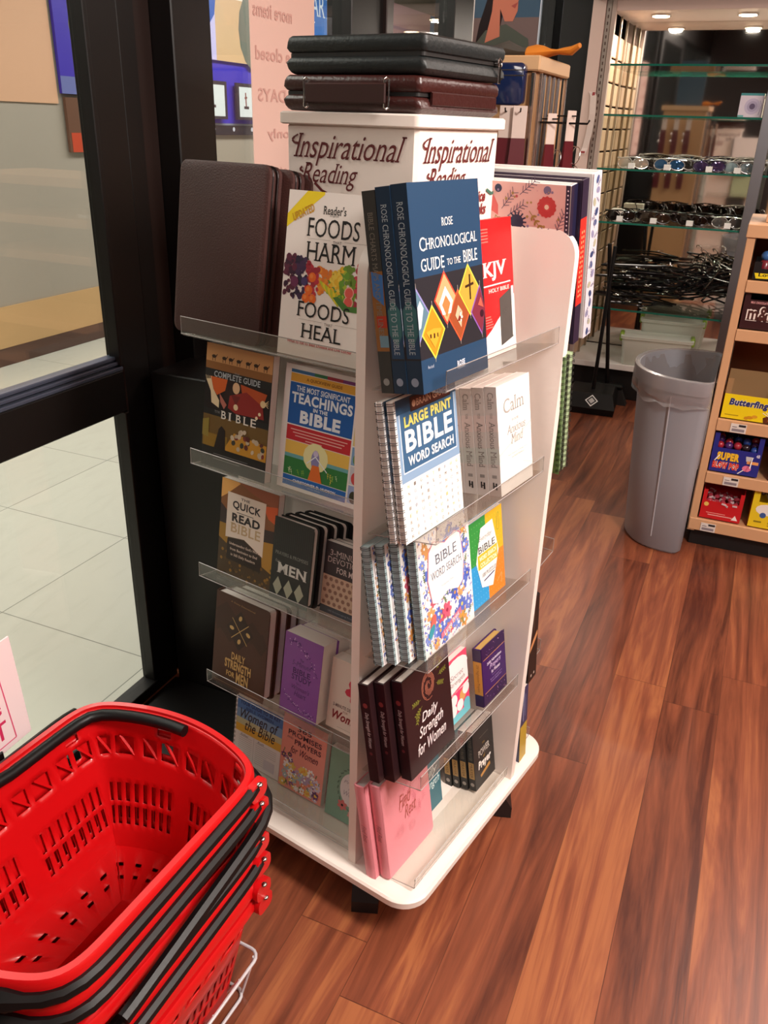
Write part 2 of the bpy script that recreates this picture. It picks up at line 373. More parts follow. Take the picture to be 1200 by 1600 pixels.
# boards on the corridor wall
def wallboard(name, lab, a0, a1, z0, z1, art, col, group=None, cat='poster', x=-4.348, rough=.4):
    r = empty(name, RS @ M.Translation((x, a1, z0)) @ M.Rotation(PI/2, 4, 'Z'), lab, cat, group)
    # local: x runs from a1 towards a0?  x+ -> +y shop ; faces shop (+x)
    r.matrix_world = RS @ M.Translation((x, a0, z0)) @ M.Rotation(PI/2, 4, 'Z')
    W_ = a1-a0; box('board', mat('board_'+col, col, .4), 0, 0, 0, W_, .02, z1-z0, r)
    for c in r.children: c.location = (0, -.02, 0)
    A = Art((z1-z0)/W_); art(A); A.build('board_print', flatmap(W_, z1-z0, 0, 0, -.021), r, rough); return r
def a_blue(A):
    A.rect(0, 0, 1, .1, '2a2a38').rect(0, .1, 1, .12, '8a8ea0'); A.up()
    for i in range(5): A.ell(.1+i*.2, .06, .012, 'd0d0e0')
def a_seal(A):
    A.rect(0, 0, 1, 1, '4434a8'); A.up(); A.ell(.55, .55, .36, '6a6a50', .36, 20).rect(0, .0, 1, .14, '6a70a8'); A.up().ell(.55, .55, .28, '8a5a30', n=20)
def a_u(A):
    A.rect(0, 0, 1, 1, 'ccc4f4').rect(.33, .55, 1, .8, 'fff0e0').rect(.33, .0, 1, .55, 'd9b48c'); A.up().text('U', .08, .28, .34, .82, '2f58b8', bold=.06); A.ell(.72, .3, .16, '6c7268', .2)
def a_plac(A):
    A.rect(0, 0, 1, 1, '3a3442'); A.up().rect(.1, .08, .9, .9, 'dfe6ea'); A.up().line([(.38, .75), (.4, .3)], .05, '8a4a4a').line([(.3, .34), (.52, .34)], .06, '4a3a44').line([(.33, .6), (.45, .62)], .04, '8a4a4a')
def a_art(A):
    A.rect(0, 0, 1, 1, '3c78c8'); A.up().text('ART', .35, .52, .62, .7, 'e8f0ff', serif=1).text('ZIN', .4, .75, .95, .98, '9cc4f0').text('12', .75, .55, .9, .66, '8ab4e8')
def a_mort(A):
    A.rect(0, 0, .6, 1, 'e8b8c0').rect(.6, 0, 1, 1, '48a0e0'); A.up().text('MORTUARY', .08, .05, .56, .42, 'c88878', serif=1).rect(0, .5, .95, .56, 'c8a0b8')
wallboard('information_board', 'purple-blue information board low on the corridor wall beyond the glass', 5.9, 7.35, 1.38, 2.12, a_blue, '4238c0', cat='board')
wallboard('letter_banner', 'pale banner with a big blue letter U above the purple board in the corridor', 5.9, 7.35, 1.93, 2.75, a_u, 'c8c0ee', x=-4.32, cat='banner')
wallboard('wall_placard', 'white framed placard on the purple board, nearer the dark door frame', 6.12, 6.47, 1.5, 1.78, a_plac, '3a3442', x=-4.30, cat='placard')
wallboard('wall_placard', 'white framed placard on the purple board, nearer the pink paper sheet', 6.62, 6.97, 1.5, 1.78, a_plac, '3a3442', x=-4.30, cat='placard')
wallboard('services_poster', 'purple poster with round emblem seen blurred through the door glass', 4.64, 5.3, 1.62, 2.35, a_seal, '4434a8')
wallboard('brown_glass_reflection', 'brown and orange reflection in the door glass, painted on a wall panel', 4.66, 4.86, 1.27, 1.60, lambda A: A.rect(0, .36, 1, 1, '6b4a3a').rect(.1, 0, 1, .36, 'c04a30'), '6b4a3a')  # blurred reflection in the glass, painted on an added panel
wallboard('blue_art_poster', 'blue poster with white capital letters seen above the top left of the black case', 7.5, 9.0, 1.9, 2.9, a_art, '3c78c8')
wallboard('fascia_sign', 'pink and blue shop fascia sign far down the corridor', 9.6, 12.2, 2.25, 2.75, a_mort, 'e8b8c0', cat='sign')
# pink paper sheet taped to the shopfront glass
r = empty('paper_sheet', RS @ M.Translation((XF+.008, 2.165, 1.1)) @ M.Rotation(PI/2, 4, 'Z'), 'pale pink paper notice taped to the shopfront glass, its writing showing through backwards', 'notice')
box('sheet', mat('pink_paper', 'e2beb2', .7), 0, -.002, 0, .36, 0, .95, r)
for i, (t, a, b_) in enumerate((('for', .1, .4), ('for PCS', .08, .62), ('more items', .04, .62), ('be closed', .06, .66), ('DAYS', .08, .5), ('only', .2, .55), ('store', .1, .5), ('Exchange', .1, .6))):
    A = Art(2.6); A.text(t, a, .9-i*.107, b_, .935-i*.107, 'cfa096', flip=1, bold=.02); A.build('printed_line', flatmap(.36, .95, 0, 0, -.003), r, .7)
# ================= THE REVOLVING BOOK RACK =================
TH = .595; C0 = V((.0322, 1.363, 0)); RR = V((sin(TH), cos(TH), 0)); LL = V((-cos(TH), sin(TH), 0)); ZZ = V((0, 0, 1))
sK, dK, DS, TP = .2624, .1474, .1384, .018
TZ = [1.1507, .9008, .6529, .3894, .136]; TILT = math.radians(9)
PTOP = 1.345; ZB = .122
RK = M(((-LL.x, RR.x, 0, C0.x), (-LL.y, RR.y, 0, C0.y), (0, 0, 1, 0), (0, 0, 0, 1)))   # x = -l, y = r, origin on floor under near core corner
def bayframe(bay, i):
    if bay == 'R': O = C0-RR*dK-LL*(TP+DS); X, Y = RR, LL
    elif bay == 'L': O = C0+LL*(sK+dK)-RR*DS; X, Y = -LL, RR
    elif bay == 'F': O = C0+RR*(sK+TP+DS)-LL*dK; X, Y = LL, -RR
    else: O = C0+RR*(sK+dK)+LL*(sK+TP+DS); X, Y = -RR, -LL
    c, n = cos(TILT), sin(TILT); Yp = Y*c-ZZ*n; Zp = ZZ*c+Y*n; O = O+ZZ*TZ[i]
    return M(((X.x, Yp.x, Zp.x, O.x), (X.y, Yp.y, Zp.y, O.y), (X.z, Yp.z, Zp.z, O.z), (0, 0, 0, 1)))
rack = empty('book_rack', RK, 'white revolving book rack with four bays of clear shelves in the middle of the floor', 'rack')
# base plate with rounded corners (x = -l, y = r): bounding square of the pinwheel
e0 = .012; lo = -(sK+dK)-e0; hi = dK+TP+e0; lo2 = -dK-e0; hi2 = sK+TP+dK-.0
pts = rrect(-sK-dK-TP-e0, -dK-TP-e0+.0, dK+TP+e0, sK+dK+TP+e0, .06, 8)
q = MB(); n_ = len(pts); cx, cy = -.12, .13
def ins(d): return [(x-(1 if x > cx else -1)*d, y-(1 if y > cy else -1)*d) for x, y in pts]
q.loft([[(x, y, z) for x, y in ins(d)] for z, d in ((ZB-.022, .004), (ZB-.018, 0), (ZB-.004, 0), (ZB, .004))], True, True)
q.build('base_plate', white, rack, True)
# turntable underframe and feet
q = MB(); q.tube([(cx, cy, .075), (cx, cy, ZB-.0225)], .13, 24); q.build('turntable', black, rack)
for k in range(4):
    a = math.atan2(-.268, .159)+PI/2*k; ca, sa = cos(a), sin(a); W2 = lambda u, v, z: (cx+u*ca-v*sa, cy+u*sa+v*ca, z)
    q = MB(); q.loft([[W2(u0, -.028, z0), W2(u0, .028, z0), W2(u0, .028, z1), W2(u0, -.028, z1)] for u0, z0, z1 in ((.06, .035, .098), (.20, .035, .098), (.26, .012, .096), (.30, .0, .07), (.325, 0, .03))], True, True); q.build('foot', black, rack)
# the four pinwheel panels
def panel(fn, L_, name='side_panel'):
    # outline in (u along panel, z); rounded outer top corner
    q = MB(); o = [(0, ZB), (L_, ZB), (L_, PTOP)] + [(.045-.045*sin(t), PTOP-.045+.045*cos(t)) for t in [PI/2*i/8 for i in range(9)]]
    b = .0015
    q.prism(o, fn, 0, TP); return q.build(name, white, rack, True)
LP_ = sK+dK
panel(lambda u, z, d: (d, -dK+u, z), LP_)                       # back of right bay (l in [-t,0])
panel(lambda u, z, d: (dK+TP-u, sK+d, z), LP_+TP)               # fin on the right of right bay
panel(lambda u, z, d: (-sK-d, sK+dK-u, z), LP_)
panel(lambda u, z, d: (-sK-dK+u, TP-d, z), LP_)                 # back of left bay
q = MB(); q.bbox(-sK+.001, .001, PTOP-.4, -.001, sK-.001, 1.500, .006); q.build('header_box', white, rack)
q = MB(); q.loft([[(x, y, z) for x, y in rrect(-sK-g, -g, g, sK+g, .012, 3)] for z, g in ((1.4965, .006), (1.4985, .009), (1.513, .009), (1.5155, .006))], True, True); q.build('header_lid', white, rack, True)
def hdr(A):
    A.up().text('Inspirational', .07, .52, .93, .93, '5e1a1c', it=.45, serif=1, bold=.0)
    A.text('Reading', .13, .22, .58, .56, '5e1a1c', it=.45, serif=1)
    A.line([(.08, .88), (.06, .84), (.08, .8), (.11, .8)], .014, '5e1a1c').line([(.08, .88), (.11, .91)], .01, '5e1a1c').line([(.14, .5), (.12, .46), (.15, .43)], .013, '5e1a1c').line([(.24, .3), (.3, .2), (.34, .17)], .018, '5e1a1c')
    A.text('Choice', .62, .08, .86, .24, '7a2024', it=.2, bold=.03).text('Books', .66, -.1, .88, .06, '7a2024', it=.2, bold=.03)
    A.line([(.87, .24), (.94, .18), (.98, .2)], .02, '3a6a5a')
hh = .118
for fn in (lambda u, v, d: (-sK+u*sK, -.0-d, 1.374+v*hh), lambda u, v, d: (d, u*sK, 1.374+v*hh),
           lambda u, v, d: (-u*sK, sK+d, 1.374+v*hh), lambda u, v, d: (-sK-d, sK-u*sK, 1.374+v*hh)):
    A = Art(hh/sK); hdr(A); A.build('header_lettering', fn, rack, .5)
edge_a = mat('acrylic_highlight', 'a39d9a', .25)  # pale grey tubes draw in the bright highlights along the acrylic edges
# clear acrylic shelves: sloping floor plate with turned-up front lip
for bay in 'RLFB':
    for i in range(5):
        fr = RK.inverted() @ bayframe(bay, i); q = MB(); T_ = .0028; W_ = sK+dK-.004; x0 = .012; lip = .030 if i < 4 else .022
        def F3(x, y, z): return tuple(fr @ V((x, y, z)))
        prof = [(DS-.002, -T_), (.004, -T_), (0, .002), (-.003, lip), (-.003+T_*.9, lip), (T_, .003), (.006, 0), (DS-.002, 0)]
        n0 = len(q.v)
        for x in (x0, W_): q.v += [F3(x, y, z) for y, z in prof]
        k = len(prof)
        q.f += [tuple(range(k))[::-1], tuple(range(k, 2*k))]+[(j, (j+1) % k, k+(j+1) % k, k+j) for j in range(k)]
        sh_ = q.build('acrylic_shelf', acryl, rack)
        q = MB(); q.tube([F3(x0, DS-.01, -.001), F3(x0, .002, -.001), F3(x0, -.002, lip), F3(W_, -.002, lip), F3(W_, .001, 0), F3(x0, .001, 0)], .0008, 4); q.build('edge_highlight', edge_a, sh_)
# ================= BOOKS =================
def ring(q, cx, cy, z, r, w=.0009, n=12, ry=None):
    ry = ry or r; q.tube([(cx+r*cos(2*PI*i/n), cy+ry*sin(2*PI*i/n), z+.0008*sin(PI*i/n)) for i in range(n)], w, 4, closed=True)
def make_book(name, label, bay, i, x, y, w, h, t, col, kind='paper', front=None, spine=None, group=None, rough=.4, pg=None, cat='book', lift=.0006, rz=0, back=None):
    mw = bayframe(bay, i) @ M.Translation((x, y, lift)) @ M.Rotation(rz, 4, 'Z')
    r = empty(name, mw, label, cat, group)
    m = mat('cover_'+col+kind, col, rough, bump=.25 if kind == 'soft' else 0, bs=700); pg = pg or paper
    q = MB()
    if kind == 'paper':
        c = .0006
        q.box(0, 0, 0, w, c, h).box(0, t-c, 0, w, t, h).box(0, c, 0, c, t-c, h); q.build('cover', m, r)
        box('pages', pg, c, c, .0006, w-.0006, t-c, h-.0006, r)
    elif kind == 'hard':
        c = .0028
        q.bbox(0, 0, 0, w, c, h, .0008).bbox(0, t-c, 0, w, t, h, .0008).bbox(-.0015, .0004, 0, c, t-.0004, h, .001); q.build('cover', m, r)
        box('pages', pg, c, c, .004, w-.005, t-c, h-.004, r)
    elif kind == 'soft':
        c = .0018; o = rrect(0, 0, w, h, .010, 5, (0, 1, 1, 0)); n = len(o)
        q.prism(o, lambda a, b_, d: (a, c-d, b_), 0, c).prism(o, lambda a, b_, d: (a, t-d, b_), 0, c)
        sp = [(c, 0), (c*.4, 0), (-.001, c), (-.0025, t*.35), (-.0025, t*.65), (-.001, t-c), (c*.4, t), (c, t), (c, t-c), (c, c)]
        q.prism(sp, XY, 0.0002, h-.0002); q.build('cover', m, r, True)
        o2 = rrect(c, .003, w-.004, h-.003, .008, 5, (0, 1, 1, 0)); MB().prism(o2, lambda a, b_, d: (a, t-c-d, b_), 0, t-2*c).build('pages', pg, r)
    elif kind == 'spiral':
        c = .0008
        q.box(.004, 0, 0, w, c, h).box(.004, t-c, 0, w, t, h); q.build('cover', m, r)
        box('pages', pg, .005, c, .001, w-.001, t-c, h-.001, r)
        q = MB(); n = int(h/.0118); 
        for k in range(n):
            z = .006+k*(h-.012)/(n-1); ring(q, .0045, t/2, z, .0062, .0006, 10, t/2+.0014)
            if name != 'x': ring(q, .0045, t/2, z+.0032, .0062, .0006, 10, t/2+.0014)
        q.build('wire_binding', wire_m, r)
    if front:
        A = Art(h/w); front(A)
        ins_ = .0 if kind != 'spiral' else .009
        A.build('cover_print', lambda u, v, d: (ins_+u*(w-ins_), -d*.55, v*h), r, rough)
    if spine and kind != 'spiral':
        A = Art(h/t); spine(A); off = .0015 if kind == 'hard' else (.0026 if kind == 'soft' else 0)
        A.build('spine_print', lambda u, v, d: (-off-d*.5, t*(1-u), v*h), r, rough)
    if back:
        A = Art(h/w); back(A); A.build('back_print', lambda u, v, d: (w*(1-u), t+d*.5, v*h), r, rough)
    return r
wire_m = mat('black_wire', '262426', .35, .6); wire_w = mat('white_wire', 'd9d6dc', .35, .3)
# ---- cover artwork ----
rnd = random.Random(3)
def a_rose(A):
    A.rect(0, 0, 1, 1, '22405f').rect(0, .17, 1, .565, '26242a'); A.up()
    A.text('ROSE', .42, .79, .58, .83, 'f4efe8', serif=1).text('C', .10, .685, .175, .75, 'f4efe8', serif=1).text('HRONOLOGICAL', .18, .69, .93, .742, 'f4efe8', serif=1)
    A.text('GUIDE', .1, .59, .42, .65, 'f4efe8', serif=1).text('TO THE', .46, .598, .66, .63, 'f4efe8', serif=1).text('BIBLE', .7, .595, .92, .655, 'f4efe8', serif=1)
    D = [(-.0, .39, '8e86c0', '5a7a8c', 0), (.2, .29, 'dcd64a', 'c88a20', 0), (.4, .44, 'd8402c', 'd8a070', 0), (.585, .335, 'd85a34', '9a4a28', 0), (.76, .45, 'd8cc4a', 'c09a3c', 0), (.93, .33, '8a5aa8', '7a2a3c', 0)]
    for x, y, c1, c2, _ in D:
        a, b = .165, .138
        P = [(x-a, y), (x, y-b), (x+a, y), (x, y+b)]; P = [(max(0, p[0]), p[1]) if x < .1 else (min(1, p[0]), p[1]) for p in P]; A.poly(P, c1)
    A.up()
    for x, y, c1, c2, _ in D:
        a, b = .146, .122; P = [(x-a, y), (x, y-b), (x+a, y), (x, y+b)]; P = [(max(0, p[0]), p[1]) if x < .1 else (min(1, p[0]), p[1]) for p in P]; A.poly(P, c2)
        A.line([(max(.003, x), y+.125), (max(.003, x), y+.155)], .004, 'b0a8a0').line([(max(.003, x), y-.125), (max(.003, x), y-.15)], .004, 'b0a8a0')
    A.up(); A.line([(.7, .47), (.83, .48)], .02, '3a2010').line([(.77, .40), (.775, .53)], .022, '3a2010')
    A.poly([(.3, .42), (.4, .50), (.5, .42), (.46, .36), (.34, .36)], 'f0e8e0'); A.up().poly([(.34, .41), (.4, .455), (.46, .41), (.4, .345)], 'c87a44')
    A.poly([(0, .43), (.04, .46), (.08, .42), (.03, .33), (0, .32)], 'c8d8e0').poly([(.09, .3), (.2, .31), (.31, .3), (.2, .21)], 'e0a030').rect(.14, .265, .16, .285, '402008').rect(.19, .26, .21, .285, '402008').rect(.24, .262, .255, .283, '402008')
    A.poly([(.52, .34), (.57, .39), (.63, .35), (.6, .27)], 'e0b090').poly([(.55, .31), (.6, .36), (.62, .3)], '7a2a1c').poly([(.88, .36), (.93, .40), (.97, .34)], 'c05a4a').ell(.94, .31, .03, '3a1020')
    for _ in range(5): A.ell(.57+rnd.random()*.05, .3+rnd.random()*.05, .012, 'f0e0d0', n=6)
    A.text('ROSE', .5, .075, .62, .105, 'd8dce8', serif=1, bold=.03).text('PUBLISHING', .5, .06, .62, .07, 'b0b8c8').text('Revised', .08, .118, .16, .135, 'b0b8c8')
def s_rose(A):
    A.rect(0, 0, 1, 1, '182e46').rect(0, .17, 1, .3, '26242a').rect(.1, .18, .98, .42, '22405f'); A.up()
    A.poly([(.1, .3), (.6, .24), (.98, .3), (.98, .42), (.5, .47), (.1, .42)], '3a6a6c'); A.up()
    A.text('ROSE CHRONOLOGICAL GUIDE TO THE BIBLE', .3, .2, .7, .92, 'a9b4ba', serif=1, down=1); A.ell(.5, .06, .25, '8c96a8')
def s_then(A):
    A.rect(0, 0, 1, 1, '34322f').rect(0, .22, 1, .62, '8a5a2a'); A.up().poly([(.1, .5), (.9, .45), (1, .6), (.1, .62)], '3a6aa8').rect(.2, .34, 1, .40, 'a83018').rect(.3, .24, 1, .3, '6a8a98'); A.up()
    A.text('BIBLE CHARTS MAPS AND TIME LINES', .3, .3, .7, .9, '7a7468', serif=1, down=1).ell(.5, .06, .25, '8c8c88')
def a_kjv(A):
    A.rect(0, 0, 1, 1, 'cf181c').poly([(0, 0), (1, 0), (1, .43), (.28, .2), (0, .13)], 'f2ece8').poly([(0, .13), (.07, .2), (0, .22)], 'e0b030')
    A.up().text('KJV', .12, .56, .8, .70, 'f8f2ee', serif=1, bold=.03).rect(.12, .525, .9, .535, 'f8f2ee').text('HOLY BIBLE', .25, .475, .85, .505, 'f4d8d0', serif=1, bold=.02)
    A.poly([(.55, .06), (.92, .1), (.92, .48), (.55, .42)], '4a4643'); A.up().rect(.9, .11, .97, .49, 'f4f0ee').text('KJV', .64, .3, .82, .33, '5a5652', serif=1)
    for i in range(5): A.rect(.1, .84+i*.022, .3, .85+i*.022, 'e86a60'); A.rect(.12, .22+i*.02, .35-.02*i, .23+i*.02, 'e86a60')
def a_lp(A):
    A.rect(0, 0, 1, .43, 'f6f3ee').rect(0, .43, 1, 1, '8aa6c4').rect(.04, .49, .96, .97, 'dfe8f0'); A.up().rect(.05, .5, .95, .99, '3f6488').rect(0, .9, 1, 1, '31506e'); A.up()
    A.rect(.22, .89, .9, .99, '3a2a28'); A.up().rect(.24, .9, .88, .985, '5a2f28').text('BRAIN GAMES', .32, .915, .86, .965, 'caa088', bold=.02).ell(.28, .94, .03, 'caa088')
    A.text('LARGE PRINT', .1, .80, .9, .875, 'e6d870', serif=1, bold=.04).text('BIBLE', .1, .63, .9, .78, 'f6f6f4', bold=.03).text('WORD SEARCH', .12, .53, .9, .60, 'f6f6f4', bold=.03)
    for r in range(8):
        for c in range(9): A.text(rnd.choice('ABDEFGHILMNORSTUW'), .07+c*.105, .385-r*.052, .10+c*.105, .41-r*.052, rnd.choice(['b0a8a0', 'd8b0a0', 'd0c890', '88807c', 'a8b0c0']))
def a_calm(A):
    A.rect(0, 0, 1, 1, 'f7f3f0'); A.up().poly([(0, .4), (.5, .48), (1, .57), (1, .5), (.5, .42), (0, .32)], 'e6e9e2').poly([(.3, .1), (.7, .2), (1, .16), (1, .12), (.6, .15)], 'dfe5de').line([(0, .38), (.4, .45), (1, .55)], .006, 'b8c0b4').line([(.2, .1), (.7, .21), (1, .15)], .006, 'b8c4c0'); A.up()
    A.text('Calm', .18, .73, .8, .86, 'a8a29c', serif=1).text('YOUR', .4, .635, .62, .66, 'b8b2ac', serif=1).text('Anxious', .25, .53, .82, .61, 'aaa49e', serif=1, it=.2).text('Mind', .36, .43, .74, .52, 'aaa49e', serif=1, it=.2).text('Daily Devotions to Manage Stress', .25, .33, .85, .35, 'c0bab4').text('and Build Resilience', .35, .3, .75, .32, 'c0bab4')
def s_calm(A):
    A.rect(0, 0, 1, 1, 'c0b6b0').rect(0, .6, 1, .75, 'cbb8b2').rect(0, .3, 1, .45, 'b6b8b0'); A.up()
    A.text('Calm', .25, .8, .75, .95, '8a827c', serif=1, down=1).text('YOUR', .4, .72, .6, .77, '8a827c', serif=1, down=1).text('Anxious Mind', .28, .27, .78, .69, '7a726e', serif=1, down=1)
    A.rect(.3, .17, .7, .2, '8a8480').rect(.32, .07, .45, .13, '2a2626').rect(.55, .06, .7, .125, '2a2626').rect(.32, .09, .68, .10, '2a2626')
def floral(A, n, cols, x0=0, y0=0, x1=1, y1=1, r=(.05, .09), lf='5a7a4a'):
    for i in range(n):
        R_ = rnd.uniform(*r); x = rnd.uniform(x0+R_, x1-R_); y = rnd.uniform(y0+R_/A.asp, y1-R_/A.asp)
        if rnd.random() < .3: A.sprig(x, y-R_/A.asp*.8, R_*1.4, PI/2+rnd.uniform(-.6, .6), lf)
        else: A.flower(x, y, R_, rnd.choice(cols), rnd.choice(['f2d060', 'e8a040', 'ffffff']), rnd.choice([5, 6, 7]))
def a_bws(A):
    A.rect(0, 0, 1, 1, 'f4f0f0'); A.up(); [A.ell(rnd.uniform(.02, .98), rnd.uniform(.015, .985), rnd.uniform(.008, .026), rnd.choice(['6a78c8', '8a98d8', 'e0a468', 'c8b0a0', '5a68b8', 'd8c8d8']), rnd.uniform(.006, .016), 7, rnd.random()*3) for _ in range(420)]; floral(A, 95, ['4a62c0', '5a72c8', '7a90d8', 'e09a50', 'd8a068', 'c85a70', '6a80d0'], r=(.05, .09))
    A.k += 3; P = [(.2, .42), (.3, .39), (.5, .44), (.7, .39), (.8, .43), (.84, .6), (.8, .84), (.7, .88), (.5, .84), (.3, .9), (.2, .84), (.15, .62)]; A.poly([(x*1.04-.02, y*1.02-.01) for x, y in P], 'd88a98'); A.up().poly(P, 'fbf8f8')
    A.up().text('BIBLE', .3, .71, .72, .79, '5e6676', serif=1).text('WORD SEARCH', .2, .60, .8, .665, '5e6676', serif=1).text('Volume One', .38, .5, .62, .52, 'b0b0b8')
    A.flower(.45, .28, .09, 'e0607a', 'a03050').ell(.18, .26, .09, 'd86a60', .05, a=1.1).ell(.14, .2, .08, '3a98a8', .04, a=.8).poly([(.3, .07), (.72, .17), (.72, .22), (.3, .12)], 'd87890').up().text('Large Print', .36, .105, .68, .165, 'ffffff', ang=.32)
def a_ebws(A):
    A.rect(0, .5, .5, 1, '2f9440').rect(.5, .5, 1, 1, 'f0b41c').rect(0, 0, .5, .5, '2a9ad8').rect(.5, 0, 1, .5, 'ee8426'); A.up()
    for i in range(13):
        for j in range(14): A.ell(.03+i*.075, .03+j*.07, .01, ['7ac4ec', 'f4aa60', '7cc070', 'f4cc50'][(i > 6)+2*(j > 6)], n=5)
    A.line([(.82, .9), (.82, .74), (.88, .73), (.9, .76), (.9, .92), (.87, .93), (.85, .9), (.85, .78)], .008, '3aa040').line([(.75, .13), (.9, .2), (.88, .08)], .008, 'f6c890')
    A.up().poly([(.3, .2), (.62, .13), (.84, .5), (.7, .9), (.35, .88), (.17, .52)], 'faf8f4'); A.up()
    A.text('Everyday', .28, .72, .66, .79, '8a8a8a', it=.3).text('BIBLE', .24, .60, .74, .68, '4a4a4c', serif=1, bold=.01).rect(.22, .42, .8, .59, 'f2c028'); A.up().text('WORD SEARCH', .26, .51, .76, .565, 'fff6d8', bold=.04).text('COLLECTION', .28, .435, .76, .49, 'fff6d8', bold=.04)
    A.text('100 PUZZLES', .32, .31, .74, .36, 'a0a0a4', bold=.02).line([(.36, .26), (.68, .29)], .02, '34346a')
def a_dsw(A):
    A.rect(0, 0, 1, 1, '2b1519'); A.up()
    for i in range(9):
        r = .03+i*.015; a0 = i*.9
        A.line([(.52+r*cos(a0+t*.42), .76+r*sin(a0+t*.42)/A.asp*1.25) for t in range(11)], .007, 'b8705a')
    for x, y, a in ((.35, .62, 3.6), (.33, .69, 3.1), (.3, .6, 4.2), (.7, .84, .6), (.74, .78, .1), (.68, .72, -.4), (.66, .88, 1.1)): A.sprig(x, y, .16, a, '7a7a30', .006, 4)
    A.text('Daily', .32, .43, .68, .55, 'f0e6e6', it=.3, bold=.01).text('Strength', .24, .29, .78, .43, 'f0e6e6', it=.3, bold=.01).text('for Women', .18, .16, .82, .28, 'f0e6e6', it=.3, bold=.01)
def s_dsw(A):
    A.rect(0, 0, 1, 1, '22101a'); A.up().ell(.5, .79, .24, '8a3a3c').text('Daily Strength for Women', .28, .36, .74, .72, 'd8ccd0', it=.3, down=1).ell(.5, .3, .16, '6a3038')
def a_dots(A):
    A.rect(0, 0, 1, .12, '6ac0cc').rect(0, .12, 1, .46, 'ea4070').rect(0, .46, 1, .8, 'f8f0f0').rect(0, .8, 1, 1, 'e85070'); A.up().ell(.5, .82, .52, 'f8f0f0', .25).poly([(0, .42), (1, .5), (1, .54), (0, .46)], 'e8305c')
    A.up().text('Secret', .2, .68, .8, .76, '9a8a8a', it=.3).text('Strength', .15, .56, .85, .65, '9a8a8a', it=.3).text('90 Devotions', .2, .46, .8, .49, 'f8d0d8', ang=.08)
    for x, y, c in ((.3, .36, 'f8f0f0'), (.7, .34, 'd8a060'), (.25, .2, 'f8f0f0'), (.55, .22, 'f8f0f0'), (.85, .4, 'f8f0f0'), (.85, .16, '6ac0cc')): A.ell(x, y, .15, c)
def a_200(A):
    A.rect(0, 0, 1, 1, '38155a').rect(0, .79, 1, 1, '2c1044').rect(0, 0, 1, .21, '2c1044'); A.up()
    for _ in range(60): A.ell(rnd.uniform(.1, .97), rnd.choice([rnd.uniform(.8, .98), rnd.uniform(.02, .2)]), rnd.uniform(.004, .011), rnd.choice(['a070b8', 'd8a0c8', '7a4a98']), n=5)
    A.rect(.05, .785, 1, .793, 'd89a60').rect(.05, .207, 1, .215, 'd89a60').text('200 Nighttime', .2, .64, .82, .70, 'e8dcf0', serif=1, bold=.02).text('Prayers', .3, .53, .78, .64, 'e0c8f0', it=.35).text('for Women', .36, .46, .74, .52, 'e8dcf0', serif=1, bold=.02)
    A.rect(.38, .42, .74, .424, 'a080c0').text('Bedtime Inspiration for a', .3, .35, .8, .38, 'b090d0').text('Woman\'s Peaceful Heart', .32, .31, .78, .34, 'b090d0')
def s_200(A): A.rect(0, 0, 1, .21, '2c1044').rect(0, .21, 1, .79, 'c89030').rect(0, .79, 1, 1, '2c1044'); A.up().text('200 Nighttime Prayers', .3, .26, .7, .74, '8a5a18', serif=1, down=1)
def a_pink(A):
    for i in range(16): A.sprig(rnd.uniform(.3, .85), rnd.uniform(.3, .8), rnd.uniform(.09, .2), rnd.uniform(0, 6.28), rnd.choice(['dd7a88', 'd8788a', 'e88c98']), .004, 4, rnd.random() < .5)
    for x, y in ((.3, .35), (.7, .45), (.8, .6), (.55, .3)):
        for k in range(3): A.line([(x+(.03+.02*k)*cos(t*.63), y+(.03+.02*k)*sin(t*.63)/A.asp) for t in range(11)], .004, 'd87a84')
    A.up().text('Find', .32, .58, .60, .72, 'b0584e', it=.45).text('Rest', .42, .44, .68, .57, 'b0584e', it=.45).line([(.32, .57), (.36, .55), (.64, .76), (.68, .74)], .006, 'b0584e')
def s_pink(A): A.text('Find Rest', .3, .4, .75, .58, 'a8646c', it=.4, down=1)
def a_power(A):
    A.rect(0, 0, 1, 1, '211f1e'); A.up().line([(.3, .8), (.75, .8)], .008, '8a8478').text('THE', .43, .66, .55, .69, 'a8853c', serif=1).text('POWER', .22, .5, .78, .61, 'd8d2c8', serif=1, ang=.05).text('of', .44, .43, .54, .48, 'b8923c', it=.3).text('Prayer', .18, .26, .82, .43, 'f0ece4', it=.2, bold=.05).poly([(.28, .14), (.76, .2), (.74, .26), (.26, .19)], 'b8853c')
def s_power(A): A.rect(0, 0, 1, 1, '181514').rect(.08, .2, .92, .48, 'b08a4c'); A.up().ell(.5, .1, .3, '9a948c').text('THE POWER OF PRAYER', .25, .52, .75, .95, '6a6456', down=1).text('PRAYER', .3, .22, .7, .46, '4a3818', down=1)
def a_teal(A): A.rect(0, 0, 1, 1, '2a6674'); A.up().text('Daily', .1, .5, .9, .66, 'd8ecec', it=.4).text('Strength', .1, .32, .95, .48, 'd8ecec', it=.4)
FR = [('5a2038', '3a1a30'), ('2a2038', '40284a'), ('a02838', 'c03040'), ('e07828', 'e89030'), ('e8b830', 'f0d050'), ('a8b838', '6a8a30'), ('a03040', 'c84050')]
